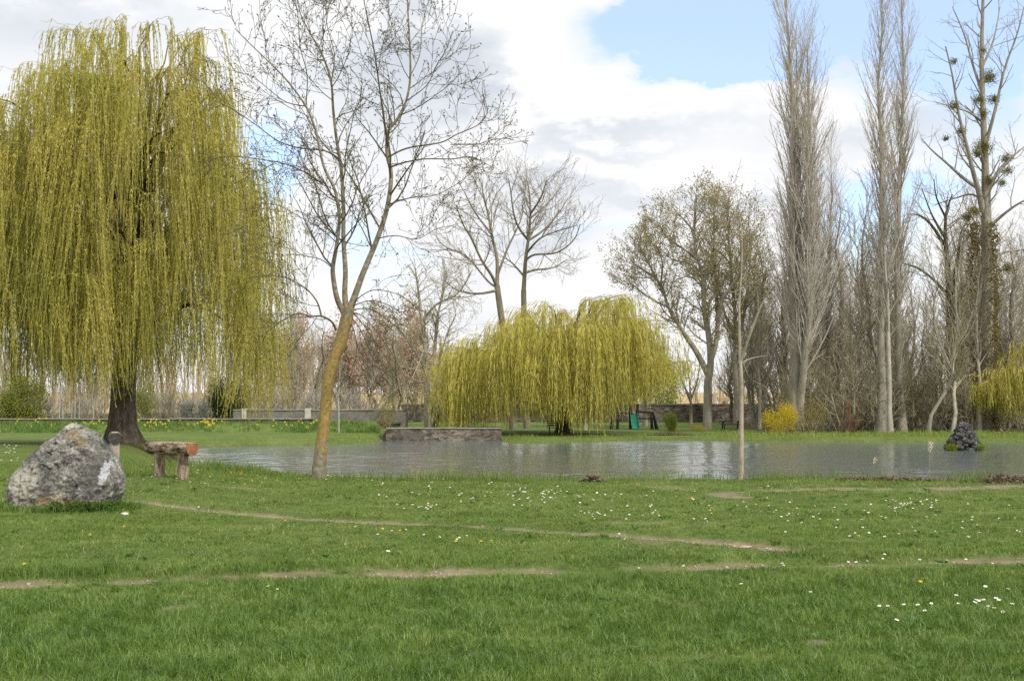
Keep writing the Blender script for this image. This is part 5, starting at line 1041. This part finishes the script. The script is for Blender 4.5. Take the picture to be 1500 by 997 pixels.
# ------------------------------------------------------------------ camera, light, sky
cam = bpy.data.cameras.new('camera'); cam.sensor_width = 36; cam.lens = 36 * F / 1500; cam.clip_end = 4000; cam.clip_start = .1
co = bpy.data.objects.new('camera', cam); C.objects.link(co); co.location = (0, 0, EYE); co.rotation_euler = (PI / 2 + PITCH, 0, 0); bpy.context.scene.camera = co
EL, AZ = math.radians(47), math.radians(138)      # azimuth clockwise from +Y
sd = Vector((math.sin(AZ) * math.cos(EL), math.cos(AZ) * math.cos(EL), math.sin(EL)))
sun = bpy.data.lights.new('sun', 'SUN'); sun.energy = 3.2; sun.angle = math.radians(1.5); sun.color = (1, .95, .87)
so = bpy.data.objects.new('sun', sun); C.objects.link(so); so.rotation_euler = (-sd).to_track_quat('-Z', 'Y').to_euler()
w = bpy.data.worlds.new('World'); bpy.context.scene.world = w; w.use_nodes = True; nt = w.node_tree; N, L = nt.nodes, nt.links; N.clear()
sky = N.new('ShaderNodeTexSky'); sky.sky_type = 'NISHITA'; sky.sun_disc = False; sky.sun_elevation = EL; sky.sun_rotation = AZ; sky.dust_density = 1.2; sky.air_density = 1.0
tc = N.new('ShaderNodeTexCoord'); sx = N.new('ShaderNodeSeparateXYZ'); L.new(tc.outputs['Generated'], sx.inputs[0])
az = mth(N, L, 'ARCTAN2', sx.outputs[0], sx.outputs[1]); el = mth(N, L, 'ARCSINE', sx.outputs[2])
mp = N.new('ShaderNodeMapping'); mp.inputs['Scale'].default_value = (1, 1, 2.0); L.new(tc.outputs['Generated'], mp.inputs['Vector'])
nA = noise(N, L, mp.outputs[0], 4.5, 9, .55, .25); nB = noise(N, L, mp.outputs[0], 13, 8, .6); nC = noise(N, L, mp.outputs[0], 3.1, 3, .5)
wrp = mth(N, L, 'SUBTRACT', nB.outputs[0], .5); wr2 = mth(N, L, 'SUBTRACT', nA.outputs[0], .5)
azw = mth(N, L, 'ADD', az, mth(N, L, 'MULTIPLY', wr2, .16)); elw = mth(N, L, 'ADD', el, mth(N, L, 'ADD', mth(N, L, 'MULTIPLY', wrp, .11), mth(N, L, 'MULTIPLY', wr2, .05)))
def sblob(px, py, rx, ry, amt):
    a = math.atan((px - CX) / F); e = math.atan((HZ - py) / F)
    q = mth(N, L, 'ADD', mth(N, L, 'POWER', mth(N, L, 'MULTIPLY', mth(N, L, 'SUBTRACT', azw, a), F / rx), 2), mth(N, L, 'POWER', mth(N, L, 'MULTIPLY', mth(N, L, 'SUBTRACT', elw, e), F / ry), 2))
    return mth(N, L, 'MULTIPLY', mth(N, L, 'EXPONENT', mth(N, L, 'MULTIPLY', q, -1)), amt)
def ssum(bl):
    s = None
    for b_ in bl:
        v_ = sblob(*b_); s = v_ if s is None else mth(N, L, 'ADD', s, v_)
    return s
blue = ssum([(1120, 70, 120, 40, .3), (1400, 130, 120, 60, .25), (1020, 30, 170, 75, .75), (1260, 30, 150, 85, .75), (1480, 60, 90, 150, .4), (365, 240, 55, 100, .4), (560, 400, 110, 90, .33), (890, 330, 120, 30, .3), (1350, 350, 110, 110, .5), (1240, 330, 60, 60, .25), (60, 500, 200, 60, .3)])
cov = mth(N, L, 'SUBTRACT', mth(N, L, 'ADD', mth(N, L, 'ADD', mth(N, L, 'MULTIPLY', nA.outputs[0], .95), mth(N, L, 'MULTIPLY', nB.outputs[0], .3)), .15), blue)
cm_ = ramp(N, [(.36, (0, 0, 0)), (.46, (.6, .6, .6)), (.60, (1, 1, 1))]); L.new(cov, cm_.inputs[0])
dark = ssum([(750, 118, 120, 30, .55), (670, 60, 90, 45, .3), (900, 205, 130, 22, .28), (860, 262, 150, 18, .2), (560, 130, 120, 90, .28), (1000, 290, 200, 20, .22), (790, 335, 80, 22, .25), (60, 60, 160, 40, .2), (1330, 200, 120, 25, .2)])
lite = ssum([(860, 45, 75, 45, .35), (900, 120, 170, 35, .3), (900, 250, 60, 30, .12)])
sh_ = mth(N, L, 'ADD', mth(N, L, 'SUBTRACT', mth(N, L, 'ADD', mth(N, L, 'MULTIPLY', nB.outputs[0], .45), mth(N, L, 'MULTIPLY', nC.outputs[0], .4)), dark), lite)
cc_ = ramp(N, [(.05, (6.9, 7.4, 8.2)), (.27, (8.3, 8.65, 9.15)), (.42, (10.2, 10.2, 10.3))]); L.new(sh_, cc_.inputs[0])
skm = N.new('ShaderNodeMix'); skm.data_type = 'RGBA'; L.new(cm_.outputs[0], skm.inputs[0])
sk2 = N.new('ShaderNodeVectorMath'); sk2.operation = 'MULTIPLY_ADD'; L.new(sky.outputs[0], sk2.inputs[0]); sk2.inputs[1].default_value = (1.6, 1.6, 1.6); sk2.inputs[2].default_value = (3.0, 3.5, 4.6)
L.new(sk2.outputs[0], skm.inputs[6]); L.new(cc_.outputs[0], skm.inputs[7])
bg = N.new('ShaderNodeBackground'); bg.inputs[1].default_value = .10; L.new(skm.outputs[2], bg.inputs[0]); ow = N.new('ShaderNodeOutputWorld'); L.new(bg.outputs[0], ow.inputs[0])
sc = bpy.context.scene; sc.view_settings.view_transform = 'Standard'; sc.view_settings.look = 'None'; sc.view_settings.exposure = 0; sc.view_settings.gamma = 1; sc.view_settings.use_curve_mapping = False
sc.render.engine = 'CYCLES'; sc.cycles.max_bounces = 5; sc.cycles.diffuse_bounces = 2; sc.cycles.glossy_bounces = 2; sc.cycles.transmission_bounces = 3; sc.cycles.use_denoising = False
